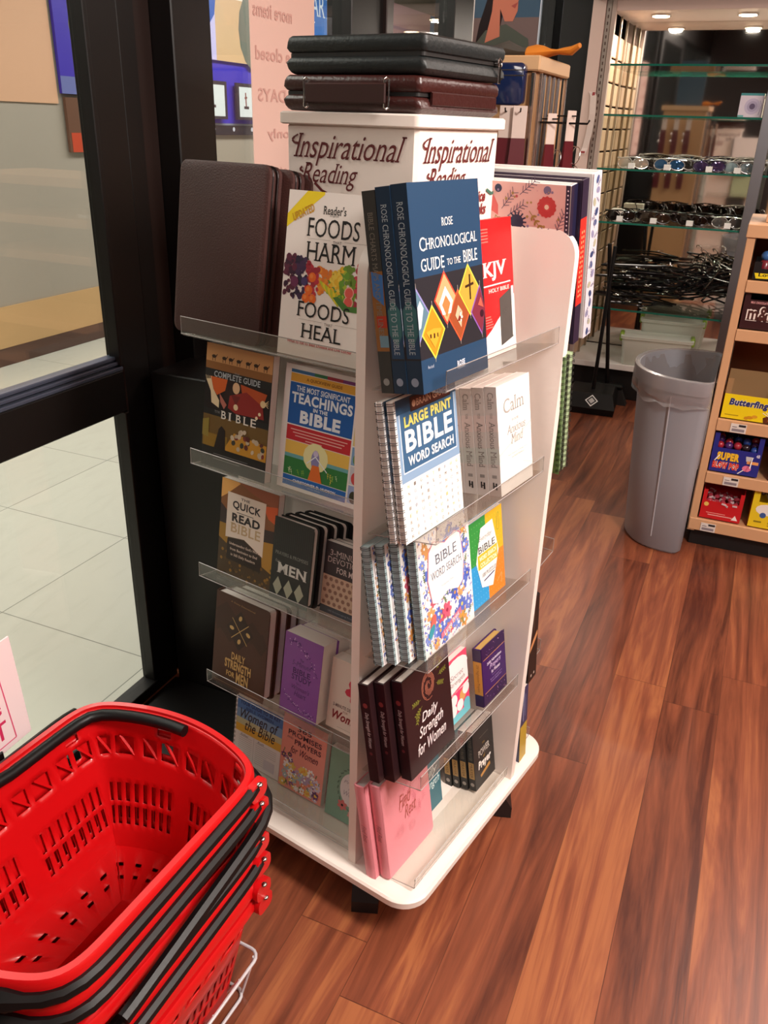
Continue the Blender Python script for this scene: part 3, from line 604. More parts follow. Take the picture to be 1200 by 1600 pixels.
def a_foods(A):
    A.rect(0, 0, 1, 1, 'efe6df'); A.up().poly([(0, .86), (0, .78), (.42, .985), (.42, 1), (.22, 1)], 'f0d420').text('Reader\'s', .42, .875, .68, .925, '2a2624', serif=1, bold=.01).text('Digest', .50, .862, .60, .875, '5a5450')
    A.up().text('UPDATED', .06, .85, .32, .90, 'c8921c', bold=.03, ang=.42)
    A.text('FOODS', .25, .74, .85, .85, '1e1a1a', serif=1).text('THAT', .56, .712, .66, .728, '6a6460').rect(.26, .727, .53, .729, 'b0a8a0').rect(.69, .727, .96, .729, 'b0a8a0').text('HARM', .26, .60, .83, .71, '1e1a1a', serif=1)
    for i in range(330):
        x = rnd.uniform(0.03, .97); y = .47+.13*(rnd.random()-.5)*2*(.75+.25*sin(x*9))+(.02-x*.02); c = FR[min(6, int(x*7))]; r = rnd.uniform(.016, .04)
        A.ell(x, y, r, rnd.choice(c+(('6a9a30',) if x > .55 and x < .8 else ())), r*rnd.uniform(.6, 1), 9, rnd.random()*3)
    A.up()
    for k in range(7): A.ell(.5+k*.028, .46-k*.012, .065, 'e8cc28' if k % 2 else 'b8c030', .018, 9, -.7-k*.1)
    for x, y in ((.33, .42), (.38, .37), (.3, .37), (.36, .50)): A.ell(x, y, .045, 'ea6a20').ell(x-.01, y+.006, .02, 'f08a40')
    for x, y in ((.8, .44), (.8, .385)): A.ell(x, y, .055, 'f0b0a0')
    A.up(); 
    for x, y in ((.8, .44), (.8, .385)): A.ell(x, y, .045, 'dc5a50')
    A.ell(.27, .47, .04, '4a3a6a').ell(.15, .46, .05, '6a2a50').poly([(.62, .4), (.75, .33), (.97, .33), (.97, .37), (.8, .36), (.68, .41)], '4a7a34')
    A.text('FOODS', .21, .255, .83, .35, '1e1a1a', serif=1).text('THAT', .55, .222, .65, .238, '6a6460').rect(.24, .237, .52, .239, 'b0a8a0').rect(.68, .237, .94, .239, 'b0a8a0').text('HEAL', .28, .125, .76, .215, '1e1a1a', serif=1).text('What to Eat to Beat Disease and Live Longer', .12, .075, .90, .10, 'c0404a', bold=.02)
def a_cg(A):
    A.rect(0, 0, 1, 1, '1e1c1c').rect(0, .84, 1, 1, 'c8935c').rect(0, .8, 1, .86, '8a5a2c').rect(.0, .48, 1, .74, '1a1010').rect(0, .17, 1, .43, '6a5024'); A.up()
    for x in (.12, .28, .38, .5, .64, .76, .9): A.ell(x, .9, .035, '3a2416', .02, 8).line([(x-.02, .89), (x-.02, .865)], .008, '3a2416').line([(x+.02, .89), (x+.02, .865)], .008, '3a2416').line([(x+.03, .9), (x+.05, .92)], .01, '3a2416')
    A.poly([(.08, .74), (.35, .74), (.35, .66), (.2, .6), (.1, .66)], 'c85a1c').poly([(.55, .73), (.95, .7), (.9, .6), (.6, .62)], 'b04a1c').poly([(.35, .74), (.55, .74), (.58, .6), (.3, .58)], '2a1614'); A.up()
    A.poly([(.02, .71), (.1, .72), (.14, .64), (.24, .56), (.24, .5), (.12, .53), (.1, .62)], 'dcc8a0').poly([(.4, .62), (.65, .68), (.9, .6), (.93, .5), (.5, .49), (.38, .52)], '8a2420').ell(.49, .69, .055, 'd8b088', .065).poly([(.42, .63), (.56, .63), (.5, .55)], '6a1c1c').ell(.9, .62, .04, 'd8c090').ell(.5, .54, .035, 'dcc8a0').poly([(.24, .62), (.36, .54), (.32, .5), (.26, .55)], 'b0685a').ell(.86, .535, .02, 'e8d8b0').ell(.82, .5, .02, 'e8d8b0')
    for k in range(4): A.line([(.03+.02*k, .71), (.01+.03*k, .74)], .008, 'dcc8a0').line([(.92, .625), (.98, .60+.018*k)], .008, 'd8c090')
    A.up().text('THE', .45, .795, .53, .808, '8a8a8a').text('COMPLETE GUIDE', .14, .742, .84, .79, 'aab0b4', serif=1, bold=.02).text('TO THE', .18, .455, .26, .475, '9a9a98').rect(.27, .43, .3, .48, '1e1c1c')
    for k, ch in enumerate('BIBLE'): A.text(ch, .28+k*.115, .42, .36+k*.115-(.03 if ch == 'I' else 0), .485, 'e6e0d4', serif=1, bold=.01)
    A.rect(.02, .17, .4, .28, '8a6a20').poly([(0, .38), (.1, .4), (.1, .24), (0, .25)], '8a7a34').poly([(.35, .17), (1, .17), (1, .3), (.5, .33)], 'c08a28').poly([(.2, .17), (.38, .17), (.36, .33), (.3, .36), (.26, .33)], '241a18')
    A.up()
    for k in range(26): x = rnd.uniform(.48, .96); y = rnd.uniform(.2, .36); A.ell(x, y, rnd.uniform(.02, .04), rnd.choice(['7a3028', '5a2a24', 'b8a890', 'c8b8a0', '3a3a30']), .03, 7, rnd.random()*3)
    for k in range(3): A.rect(.2, .115-k*.02, .74-.06*k, .122-k*.02, '6a6a68')
def a_teach(A):
    A.rect(0, 0, 1, 1, 'e9e4e0'); A.up().rect(.07, .94, 1, .965, '3a6a98').rect(.07, .87, .84, .935, 'dca43c').rect(.07, .535, .84, .865, '1d5aa6').rect(.07, .405, .84, .525, 'be2530').rect(.07, .28, .84, .40, 'e6bc54').rect(.07, .12, .84, .29, '2f7a3c').rect(.07, .03, .84, .115, '1d64b4').rect(.07, .265, .84, .295, '6aa8ac')
    for k, c in enumerate(('9fb2c4', 'd8a878', 'd8c078', '7aa0c8', 'c8c8d0', '98a8d0')): A.rect(.86, .04+(5-k)*.15, .99, .18+(5-k)*.15, c)
    A.up(); A.rect(.35, .94, .5, .965, '3a7a50').rect(.5, .94, .68, .965, 'a03040').rect(.68, .94, .84, .965, '7a3a78').rect(.84, .94, 1, .965, 'b03050')
    for k, c in ((1, 'c04030'), (2, 'c88830'), (3, '5a8a40'), (4, 'c84848'), (5, '3a3a28')): A.ell(.925, .09+(5-k)*.15, .045, c, .06)
    A.text('A QUICKVIEW GUIDE', .26, .885, .68, .915, '8a5a1c', bold=.02).text('THE MOST SIGNIFICANT', .15, .80, .78, .845, 'e4ecf4', bold=.02).text('TEACHINGS', .1, .705, .82, .79, 'e4ecf4', bold=.035).text('IN THE', .37, .665, .54, .695, 'e4ecf4', bold=.04).text('BIBLE', .22, .555, .70, .655, 'e4ecf4', bold=.045)
    for k in range(4): A.rect(.12+k*.03+(.1 if k > 2 else 0), .49-k*.024, .8-k*.03-(.2 if k > 2 else 0), .498-k*.024, 'e8b0a8')
    A.ell(.45, .31, .15, 'e8e4a8', .14); A.up().ell(.45, .29, .05, '8a86b8', .1).ell(.45, .345, .03, 'c8c0dc').poly([(.38, .12), (.55, .12), (.5, .25), (.42, .25)], 'e0702c').line([(.35, .25), (.45, .32)], .01, 'e8f0f4').line([(.45, .32), (.6, .22)], .01, 'e8f0f4')
    for k in range(12): A.sprig(rnd.choice([rnd.uniform(.1, .33), rnd.uniform(.6, .8)]), .125+rnd.random()*.06, .05, PI/2+rnd.uniform(-.5, .5), rnd.choice(['8ab84c', 'd8c850', 'c8dcb0']), .005, 2)
    A.text('CHRISTOPHER D. HUDSON', .2, .065, .72, .09, 'e4ecf4', bold=.04).text('with Len Woods', .38, .045, .54, .057, 'a8c4e4')
def a_quick(A):
    A.rect(0, 0, 1, 1, '4a3a24').rect(0, .55, 1, 1, '8a5a34'); A.up().poly([(0, 1), (.35, 1), (.1, .85), (0, .8)], 'e8b060').poly([(.3, 1), (1, 1), (1, .85), (.6, .92)], '9a5a3c').poly([(.75, .85), (1, .88), (1, .7), (.85, .74)], 'd8602c').poly([(0, .75), (.3, .6), (1, .64), (1, .5), (0, .45)], '3a2e2c').poly([(0, .55), (.2, .55), (.15, .35), (0, .4)], 'a07a2c').poly([(.75, .5), (1, .52), (1, .2), (.8, .25)], 'b08430')
    for k in range(60): A.ell(rnd.uniform(.03, .97), rnd.uniform(.02, .3), rnd.uniform(.01, .03), rnd.choice(['7a5a24', '5a4420', '3a2c18', '98702c']), n=6)
    A.up().poly([(.12, .88), (.8, .88), (.8, .5), (.8, .34), (.46, .45), (.12, .42)], 'e4d8c8').poly([(.16, .41), (.46, .44), (.78, .33), (.78, .18), (.16, .2)], '2e2420'); A.up()
    A.text('THE', .36, .83, .52, .855, '4a4444', bold=.02).text('QUICK', .22, .72, .72, .81, '2e2a2c', bold=.03).rect(.3, .697, .6, .703, '2e2a2c').text('READ', .22, .6, .72, .685, '2e2a2c', bold=.04).text('BIBLE', .2, .49, .74, .585, 'c0a880', serif=1, bold=.01)
    for k, t in enumerate(('Understanding God\'s Word', 'from Beginning to End', 'in 365 Daily Readings')): A.text(t, .2+.02*k, .35-k*.055, .74-.03*k, .385-k*.055, 'd8c8b8', bold=.02)
def a_men(A):
    A.rect(0, 0, 1, 1, '2b312e'); A.up()
    for k in range(20): A.rect(.03+k*.049, .55, .045+k*.049, 1, '333a36')
    A.text('PRAYERS & PROMISES', .08, .56, .92, .60, '8a948a', serif=1).text('for', .1, .46, .22, .5, '8a948a', it=.2).text('MEN', .16, .34, .92, .47, 'd0d4cc', serif=1, bold=.03)
    for k in range(3): x = .2+k*.28; A.poly([(x-.12, .17), (x, .29), (x+.12, .17), (x, .05)], 'a4aa94')
def a_3m(A):
    A.rect(0, 0, 1, 1, '2c2a2c').rect(0, .1, 1, .54, 'c4a890').rect(0, 0, 1, .09, '3a4048'); A.up()
    for r in range(5):
        for c in range(8): A.ell(.07+c*.13+(.065 if r % 2 else 0) if .07+c*.13+(.065 if r % 2 else 0) < .95 else .94, .15+r*.085, .045, '8a6858', n=6)
    A.text('3-MINUTE', .12, .82, .9, .9, 'b8aea8', serif=1).text('DEVOTIONS', .08, .72, .95, .80, 'b8aea8', serif=1).text('FOR MEN', .3, .6, .85, .68, 'c8beb8', serif=1, bold=.01).text('180 Encouraging Readings', .2, .03, .9, .06, '8a94a0')
def a_dsm(A):
    A.rect(0, 0, 1, 1, '4b2f22'); A.up()
    for x, y in ((.05, .7), (.9, .62), (.2, .8), (.7, .7), (.3, .62)): A.poly([(max(0, x-.2), y), (x, y+.12), (min(1, x+.2), y), (x, y-.12)], '41291e')
    A.up().poly([(.22, .66), (.48, .88), (.74, .66), (.48, .45)], '36241c'); A.up().line([(.33, .78), (.63, .54)], .01, 'c8a868').line([(.33, .56), (.64, .76)], .01, 'c8a868')
    for x, y in ((.48, .8), (.33, .67), (.64, .66), (.48, .55)): A.ell(x, y, .045, 'c8a868', .03, 7, x*9)
    A.text('A Daily Devotional', .28, .925, .74, .945, 'a88450', bold=.01, ang=-.06).text('DAILY', .36, .33, .62, .41, 'c8a464', bold=.03).text('STRENGTH', .24, .22, .74, .32, 'c8a464', bold=.04).text('FOR', .28, .13, .44, .19, 'c8a464', bold=.03).text('MEN', .47, .09, .7, .21, 'c8a464', bold=.03)
    A.rect(.05, .03, .95, .036, '8a6a44')
def a_purp(A):
    A.rect(0, 0, 1, 1, '8a52a0'); A.up()
    for k in range(22):
        t = k/21; x, y = (.12+t*.76, .93-.06*abs(t-.4)-t*t*.28); A.sprig(x, y, .06, rnd.uniform(0, 6), '4a2a6a', .006, 3); A.ell(min(.95, x+rnd.uniform(-.05, .05)), y+rnd.uniform(-.05, .05), .012, 'd8b8e0', n=6)
        x, y = (.1+t*.8, .28-.2*math.sqrt(min(1, t*1.6))); A.sprig(x, y, .05, rnd.uniform(0, 6), '4a2a6a', .006, 3); A.ell(x, y+rnd.uniform(-.02, .05), .012, 'd8b8e0', n=6)
    A.text('The', .44, .70, .54, .735, '54306c').text('5-Minute', .24, .63, .74, .69, '62407c', it=.2).text('BIBLE', .28, .53, .74, .60, '54306c', bold=.02).text('STUDY', .26, .45, .78, .52, '54306c', bold=.02).text('for a', .4, .40, .52, .43, '62407c').text('Woman\'s', .28, .33, .76, .39, '62407c', it=.3).text('Heart', .36, .25, .68, .32, '62407c', it=.3)
def a_wom(A):
    A.rect(0, 0, 1, 1, 'd8c8bc'); A.up().flower(.72, .62, .3, 'c83a50', 'e8c8c0', 6).text('3-MINUTE DEVOTIONS', .14, .33, .96, .38, '6a5c58', bold=.02).text('FOR', .42, .28, .55, .31, '8a5a50').text('Women', .14, .15, .95, .28, '8a2c30', it=.3, bold=.03).rect(.3, .05, .8, .055, 'a89890')
def a_wob(A):
    A.rect(0, 0, 1, 1, 'e8e4e4').rect(0, .82, 1, 1, '4a78b8').rect(0, .68, 1, .82, '7aa0cc').rect(0, .58, 1, .68, 'c8c8a0').rect(0, .46, 1, .58, 'e4b43c'); A.up()
    A.text('YOUR GUIDE TO 30 KEY', .06, .9, .95, .96, '1e3468', bold=.04).text('BIBLE WOMEN', .2, .83, .8, .88, '2a4478', bold=.02).text('Women of', .08, .68, .92, .84, '2c2a38', it=.3, bold=.01).text('the Bible', .2, .52, .86, .68, '3c2c24', it=.3, bold=.01)
    for k in range(11): A.rect(.08, .4-k*.032, .38, .405-k*.032, 'a8a4a8').rect(.46, .4-k*.032, .92-(.2 if k > 4 else 0), .405-k*.032, 'a8a4a8')
    A.line([(.42, .46), (.42, .02)], .006, 'b0acb0').text('Esther', .12, .41, .3, .445, '6a6478', it=.3).text('Ruth', .5, .41, .64, .445, '6a6478', it=.3).rect(.66, .06, .9, .22, 'd4d0d8')
def a_365(A):
    A.rect(0, 0, 1, 1, 'e8988a'); A.up(); floral(A, 75, ['f2ece8', 'd8cce0', '6a3a68', '8a5a98', 'e8c860', 'e88a5a', 'a8c0c8', 'f4f0f0', 'b8a0c0'], 0, 0, 1, .42, (.05, .10)); floral(A, 12, ['6a3a68', 'f2ece8', '8a6a98'], 0, .35, .35, .56, (.04, .07))
    A.k += 3; A.text('365', .34, .84, .66, .91, '4a2a3c', bold=.01).text('PROMISES', .14, .75, .9, .82, '4a2a3c', bold=.01).text('AND', .12, .70, .26, .73, '6a4450').text('PRAYERS', .3, .65, .9, .72, '4a2a3c', bold=.01).text('for Women', .22, .52, .85, .62, '5a2c40', it=.4)
def a_green(A):
    A.rect(0, 0, 1, 1, '7a9c88'); A.up()
    for k in range(24): t = 2*PI*k/24; A.sprig(.6+.34*cos(t), .5+.36*sin(t)/A.asp*1.25, .08, t+1.4, '3c5244', .006, 3)
    A.ell(.6, .5, .3, 'd4cccc', .38, 24); A.up().text('Prayers', .38, .56, .82, .62, '9a9098', it=.3).text('for a', .5, .49, .7, .53, '9a9098', it=.3).text('Woman', .4, .4, .8, .47, '9a9098', it=.3).flower(.4, .24, .12, 'c86a68', '3a2424', 6).flower(.62, .15, .08, 'd89088', '3a2424')
def b_journal(A):
    A.rect(0, 0, 1, 1, 'dcb0a8').rect(.965, 0, 1, 1, '1e1c38'); A.up()
    for x, y, r, c in ((.12, .86, .06, 'b83c44'), (.35, .6, .06, '2a3450'), (.7, .5, .06, 'c04848'), (.5, .3, .06, '2a3450'), (.2, .4, .06, 'c04848')): A.flower(x, y, r, c, 'e0b890', 12)
    A.flower(.82, .87, .075, 'b83c3c', 'e0c8b0', 14).ell(.82, .87, .03, 'c04848'); A.ell(.58, .77, .055, '2a2c48')
    for k in range(14): t = 2*PI*k/14; A.line([(.58+.05*cos(t), .77+.05*sin(t)/A.asp), (.58+.08*cos(t), .77+.08*sin(t)/A.asp)], .012, '2a2c48')
    for x, y, a in ((.2, .82, 1.0), (.45, .84, .9), (.5, .8, .6), (.25, .72, 2), (.9, .72, 1.2), (.12, .74, 1.8), (.6, .93, .7), (.8, .6, 1.5), (.3, .5, 1)): A.sprig(x, y, .16, a, '5a4a60', .005, 5, 0)
    A.poly([(.33, .84), (.38, .92), (.42, .86), (.42, .8)], 'd0605c').sprig(.4, .8, .1, -.8, '9a7a38').sprig(.4, .8, .1, -1.8, '9a7a38').sprig(.68, .84, .14, -.9, 'a08040', .006, 3).ell(.33, .93, .03, '4a4460', .05).ell(.42, .96, .03, '2a3450').ell(.26, .88, .03, '8a8aa8').ell(.82, .965, .03, '6a6484')
    for k in range(60): A.ell(rnd.uniform(.03, .93), rnd.uniform(.45, .98), rnd.uniform(.004, .012), rnd.choice(['c8909a', '8a7a98', 'a88a50', 'b85058']), n=6)
    for k in range(40): A.rect(.978, .01+k*.0245, .988, .018+k*.0245, 'e8e0e8')
def s_navy(A):
    A.rect(0, 0, 1, 1, '2a1e34').rect(.0, .52, 1, .78, 'e02c24').rect(.0, .25, 1, .52, 'e02c24'); A.up()
    for k in range(14): A.rect(.3, .3+k*.03, .45, .315+k*.03, 'f0a070').rect(.6, .3+k*.03, .75, .315+k*.03, 'f0a070')
def s_floral(A):
    A.rect(0, 0, 1, 1, 'cfc8d0'); A.up()
    for k in range(16): A.ell(.5+.2*sin(k*2.3), .03+k*.062, .16, ['30406a', 'a8a48c', '8a86a4', '4a5680'][k % 4], .22, 8, k); A.sprig(.5, .02+k*.06, .4, k*1.3, '7a7890', .03, 3)
# ================= BOOKS ON THE RACK =================
MKB = make_book
# --- right bay ---
MKB('book', 'dark book with a painted strip on its spine, back of the tall stack, top shelf', 'R', 0, -.014, .076, .19, .283, .022, '34322f', spine=s_then)
MKB('book', 'blue Bible guide in the middle of the tall stack on the top shelf', 'R', 0, -.014, .051, .193, .286, .024, '22405f', front=a_rose, spine=s_rose, group='blue chronological guides')
MKB('book', 'blue guide to the Bible with its diamond-picture front cover in full view', 'R', 0, -.013, .024, .195, .287, .026, '22405f', front=a_rose, spine=s_rose, group='blue chronological guides')
def kjv_box():
    mw = bayframe('R', 0) @ M.Translation((.235, .062, .0006)); r = empty('boxed_bible', mw, 'red and white boxed Bible lettered KJV at the right end of the top right shelf', 'book')
    box('carton', mat('red_carton', 'cf181c', .35), 0, 0, 0, .124, .032, .225, r); A = Art(.225/.124); a_kjv(A); A.build('cover_print', flatmap(.124, .225), r, .35)
kjv_box()
MKB('spiral_book', 'white spiral word search puzzle book behind the large print one', 'R', 1, -.018, .062, .186, .232, .011, 'e8e6e6', 'spiral', front=a_lp, group='large print word search books')
MKB('spiral_book', 'large print Bible word search spiral book in front on the second right shelf', 'R', 1, -.014, .044, .186, .232, .012, 'f2f0ee', 'spiral', front=a_lp, group='large print word search books', rough=.3)
for k in range(5):
    MKB('book', ['white devotional paperback fully facing out, front of the white stack', 'white devotional paperback second from the front of the white stack', 'white devotional paperback in the middle of the white stack', 'white devotional paperback fourth from the front of the white stack', 'white devotional paperback at the very back of the white stack'][k], 'R', 1, .243-k*.0005, .006+k*.0245, .128, .2-(.002*k), .0235, 'e2dbd6', front=a_calm if k == 0 else None, spine=s_calm, group='white calm devotionals')
for k, (x, y) in enumerate(((.036, .026), (.018, .048), (.002, .066), (-.012, .084))):
    MKB('spiral_book', ['floral Bible word search spiral book whose cover faces out', 'floral spiral word search book second from the front on the third right shelf', 'floral spiral word search book third from the front on the third right shelf', 'floral spiral word search book at the back left of the third right shelf'][k], 'R', 2, x, y, .182, .228, .0155, '9fb6ba', 'spiral', front=a_bws, group='floral word search spirals', rough=.35, pg=mat('teal_pages', 'a9bcc0', .6))
MKB('book', 'four-colour Bible word search collection with a white hexagon on the cover', 'R', 2, .237, .040, .136, .180, .012, '2a9ad8', front=a_ebws)
for k, (x, y) in enumerate(((.026, .030), (.008, .056), (-.008, .080))):
    MKB('book', ['dark maroon women\'s devotional with a line-drawn rose, front of three', 'dark maroon women\'s devotional, the middle of three spines', 'dark maroon women\'s devotional, leftmost of three spines'][k], 'R', 3, x, y, .158, .213, .022, '2b1519', 'hard', front=a_dsw if k == 0 else None, spine=s_dsw, group='maroon women\'s devotionals')
MKB('book', 'pink devotional with white dots behind the purple prayer book', 'R', 3, .196, .050, .088, .148, .014, 'ea4070', front=a_dots)
MKB('book', 'purple bedtime prayer book with a gold spine and rounded corners', 'R', 3, .300, .024, .102, .138, .020, '38155a', 'soft', front=a_200, spine=s_200, pg=paperg)
for k, (x, y) in enumerate(((.007, .056), (-.007, .082))):
    MKB('journal', ['pink leatherette journal with a rose-gold title facing out on the bottom shelf', 'pink leatherette journal behind the front pink one'][k], 'R', 4, x, y, .164, .224, .024, 'e6909a', 'soft', front=a_pink, spine=s_pink, group='pink journals', cat='journal', pg=mat('grey_pages', 'b8aaa8', .5))
q = MB(); q.loft([[(.165, .035, .001), (.165, .043, .001)], [(.188, .028, .0015), (.190, .036, .0015)], [(.205, .03, .004), (.206, .037, .004)]]); rb = q.build('ribbon', mat('red_ribbon', 'b01030', .6), bpy.data.objects['journal'])
MKB('book', 'teal devotional half hidden behind the pink journals', 'R', 4, .166, .088, .095, .165, .02, '2a6674', 'soft', front=a_teal)
for k in range(4):
    MKB('book', ['small black prayer book facing out on the bottom shelf', 'small black prayer book just behind the front one', 'small black prayer book third from the front', 'small black prayer book at the back of the row of four'][k], 'R', 4, .319-k*.0035, .033+k*.0195, .092, .157, .0165, '211f1e', front=a_power if k == 0 else None, spine=s_power, group='black prayer books')
# --- left bay ---
lea = mat('brown_leather', '3c1c17', .6, bump=.7, bs=380)
def leather_case(x, y, w, h, t, lab):
    mw = bayframe('L', 0) @ M.Translation((x, y, .0006)); r = empty('bible_cover', mw, lab, 'case', 'brown leather covers on the top left shelf')
    q = MB()
    for y0, y1, g in ((0, t*.3, 0), (t*.34, t*.64, .003), (t*.68, t, 0)):
        rings = []
        for (yy, d) in ((y0, .004), (y0+t*.06, 0), (y1-t*.06, 0), (y1, .004)): rings.append([(a, yy, c) for a, c in rrect(d+g, d+g, w-d-g, h-d-g, .016, 5)])
        q.loft(rings[::-1], True, True)
    q.build('shell', lea, r, True)
    q = MB(); o = rrect(.001, .001, w-.001, h-.001, .016, 5)
    for yy in (t*.32, t*.66): q.tube([(a, yy, c) for a, c in o], .0016, 5, closed=True)
    q.build('zipper', mat('dark_zipper', '1d0d0c', .4, .3), r)
    return r
leather_case(-.032, .022, .208, .292, .034, 'brown leather Bible cover at the front of the top left shelf')
leather_case(-.014, .058, .208, .290, .034, 'brown leather Bible cover, middle of the three on the top left shelf')
leather_case(-.002, .094, .208, .288, .032, 'brown leather Bible cover at the back of the three')
MKB('book', 'white food guide with a band of fruit and tall black capitals', 'L', 0, .220, .024, .172, .258, .014, 'efe6df', front=a_foods)
MKB('book', 'dark Bible guide with a camel caravan band on top and a painting', 'L', 1, .024, .016, .163, .232, .018, '1e1c1c', front=a_cg)
MKB('book', 'blue, red and green Bible teachings guide beside the dark one', 'L', 1, .202, .034, .186, .224, .016, 'e9e4e0', front=a_teach)
MKB('book', 'sunset-coloured quick read Bible paperback on the third left shelf', 'L', 2, .026, .037, .150, .208, .018, '4a3a24', front=a_quick)
for k in range(5):
    MKB('book', ['small dark green men\'s prayer book with three diamonds', 'black men\'s prayer book just behind the diamond one', 'black men\'s prayer book, middle of the dark stack', 'black men\'s prayer book, fourth in the dark stack', 'black men\'s prayer book at the back of the dark stack'][k], 'L', 2, .173+k*.008, .034+k*.0195, .097, .168+(.001*k), .017, '2b312e' if k == 0 else '141416', 'soft', front=a_men if k == 0 else None, group='dark men\'s prayer books', rough=.5)
for k in range(3):
    MKB('book', ['brown hexagon-patterned men\'s devotional next to the white panel', 'brown men\'s devotional just behind the hexagon-patterned one', 'brown men\'s devotional at the back of the hexagon stack'][k], 'L', 2, .281+k*.004, .060+k*.017, .10, .145-(.002*k), .015, '2c2a2c', front=a_3m if k == 0 else None, group='men\'s short devotionals')
for k in range(3):
    MKB('book', ['brown leatherette men\'s devotional with gold lettering, front of the stack', 'brown leatherette men\'s devotional just behind the front one', 'brown leatherette men\'s devotional at the back of the stack'][k], 'L', 3, .013+k*.004, .014+k*.0285, .150, .213-(.003*k), .026, '4b2f22', 'soft', front=a_dsm if k == 0 else None, group='brown men\'s devotionals', rough=.5)
MKB('book', 'thick purple Bible study paperback with flower sprays', 'L', 3, .195, .030, .098, .180, .045, '8a52a0', front=a_purp)
MKB('book', 'thick purple Bible study paperback standing behind the front one', 'L', 3, .198, .0765, .098, .178, .045, '8a52a0')
for k in range(2):
    MKB('book', ['cream women\'s devotional with a red flower beside the white panel', 'cream women\'s devotional behind the front one'][k], 'L', 3, .304+k*.003, .050+k*.033, .092, .157, .031, 'd8c8bc', front=a_wom if k == 0 else None, group='cream women\'s devotionals')
MKB('spiral_book', 'blue and yellow spiral study of Bible women on the lowest left shelf', 'L', 4, -.002, .072, .148, .166, .008, 'e8e4e4', 'spiral', front=a_wob)
MKB('book', 'salmon pink promises and prayers book covered in flowers at the bottom', 'L', 4, .150, .068, .124, .186, .016, 'e8988a', front=a_365, pg=paper)
MKB('book', 'sage green women\'s prayer book with a round wreath', 'L', 4, .291, .062, .11, .170, .018, '7a9c88', front=a_green)
# --- far bay, sticking out past the right fin ---
MKB('journal', 'large pink floral journal showing its back cover above the right fin', 'F', 0, .0, .098, .235, .288, .026, 'f2ecea', 'hard', back=b_journal, spine=lambda A: A.rect(0, 0, .45, 1, '2a1e34').rect(.45, 0, 1, 1, '1e1c38'), cat='journal')
MKB('journal', 'dark journal with a red paper band on its spine beside the pink floral one', 'F', 0, -.008, .070, .235, .292, .026, '2a1e34', 'hard', spine=s_navy, cat='journal')
MKB('journal', 'white and blue floral journal, outermost of the large journals', 'F', 0, -.012, .024, .235, .296, .036, 'f2ecea', 'hard', spine=s_floral, cat='journal')
MKB('spiral_book', 'pale green spiral book sticking out on the far side, nearest the fin', 'F', 1, -.024, .104, .19, .246, .014, '7f9a6c', 'spiral', group='green spiral books', pg=mat('greenish_pages', 'a4b890', .6), back=lambda A: A.rect(0, 0, 1, 1, '6a9050'))
MKB('spiral_book', 'pale green spiral book sticking out on the far side, outer one of two', 'F', 1, -.026, .082, .19, .244, .014, 'b4c49c', 'spiral', group='green spiral books', pg=mat('greenish_pages', 'a4b890', .6))
MKB('spiral_book', 'spiral book peeking out behind the fin above the floor, third shelf', 'F', 2, .008, .078, .18, .238, .014, '3a3634', 'spiral')
MKB('boxed_book', 'black boxed book with a gold ribbon pattern sticking out past the fin', 'F', 3, -.014, .080, .12, .235, .040, '1c1817', 'hard', spine=lambda A: A.rect(0, 0, 1, 1, '1c1817').up().poly([(.05, .38), (.5, .44), (.95, .52), (.9, .58), (.4, .5), (.1, .44)], 'c88a5c').rect(.1, .5, .16, .95, '8a5a40').rect(.42, .62, .5, .94, '4a3c30').rect(.3, .05, .42, .08, 'c8b8a8').rect(.65, .05, .77, .08, 'c8b8a8'))
MKB('book', 'dark blue and yellow book at the bottom behind the right fin', 'F', 4, -.008, .060, .16, .235, .034, '30345a', spine=lambda A: A.rect(0, 0, 1, .5, 'b89a30').rect(0, .5, 1, 1, '30345a').up().rect(.35, .55, .45, .95, '8a94b8').rect(.6, .6, .68, .9, '6a74a0'))
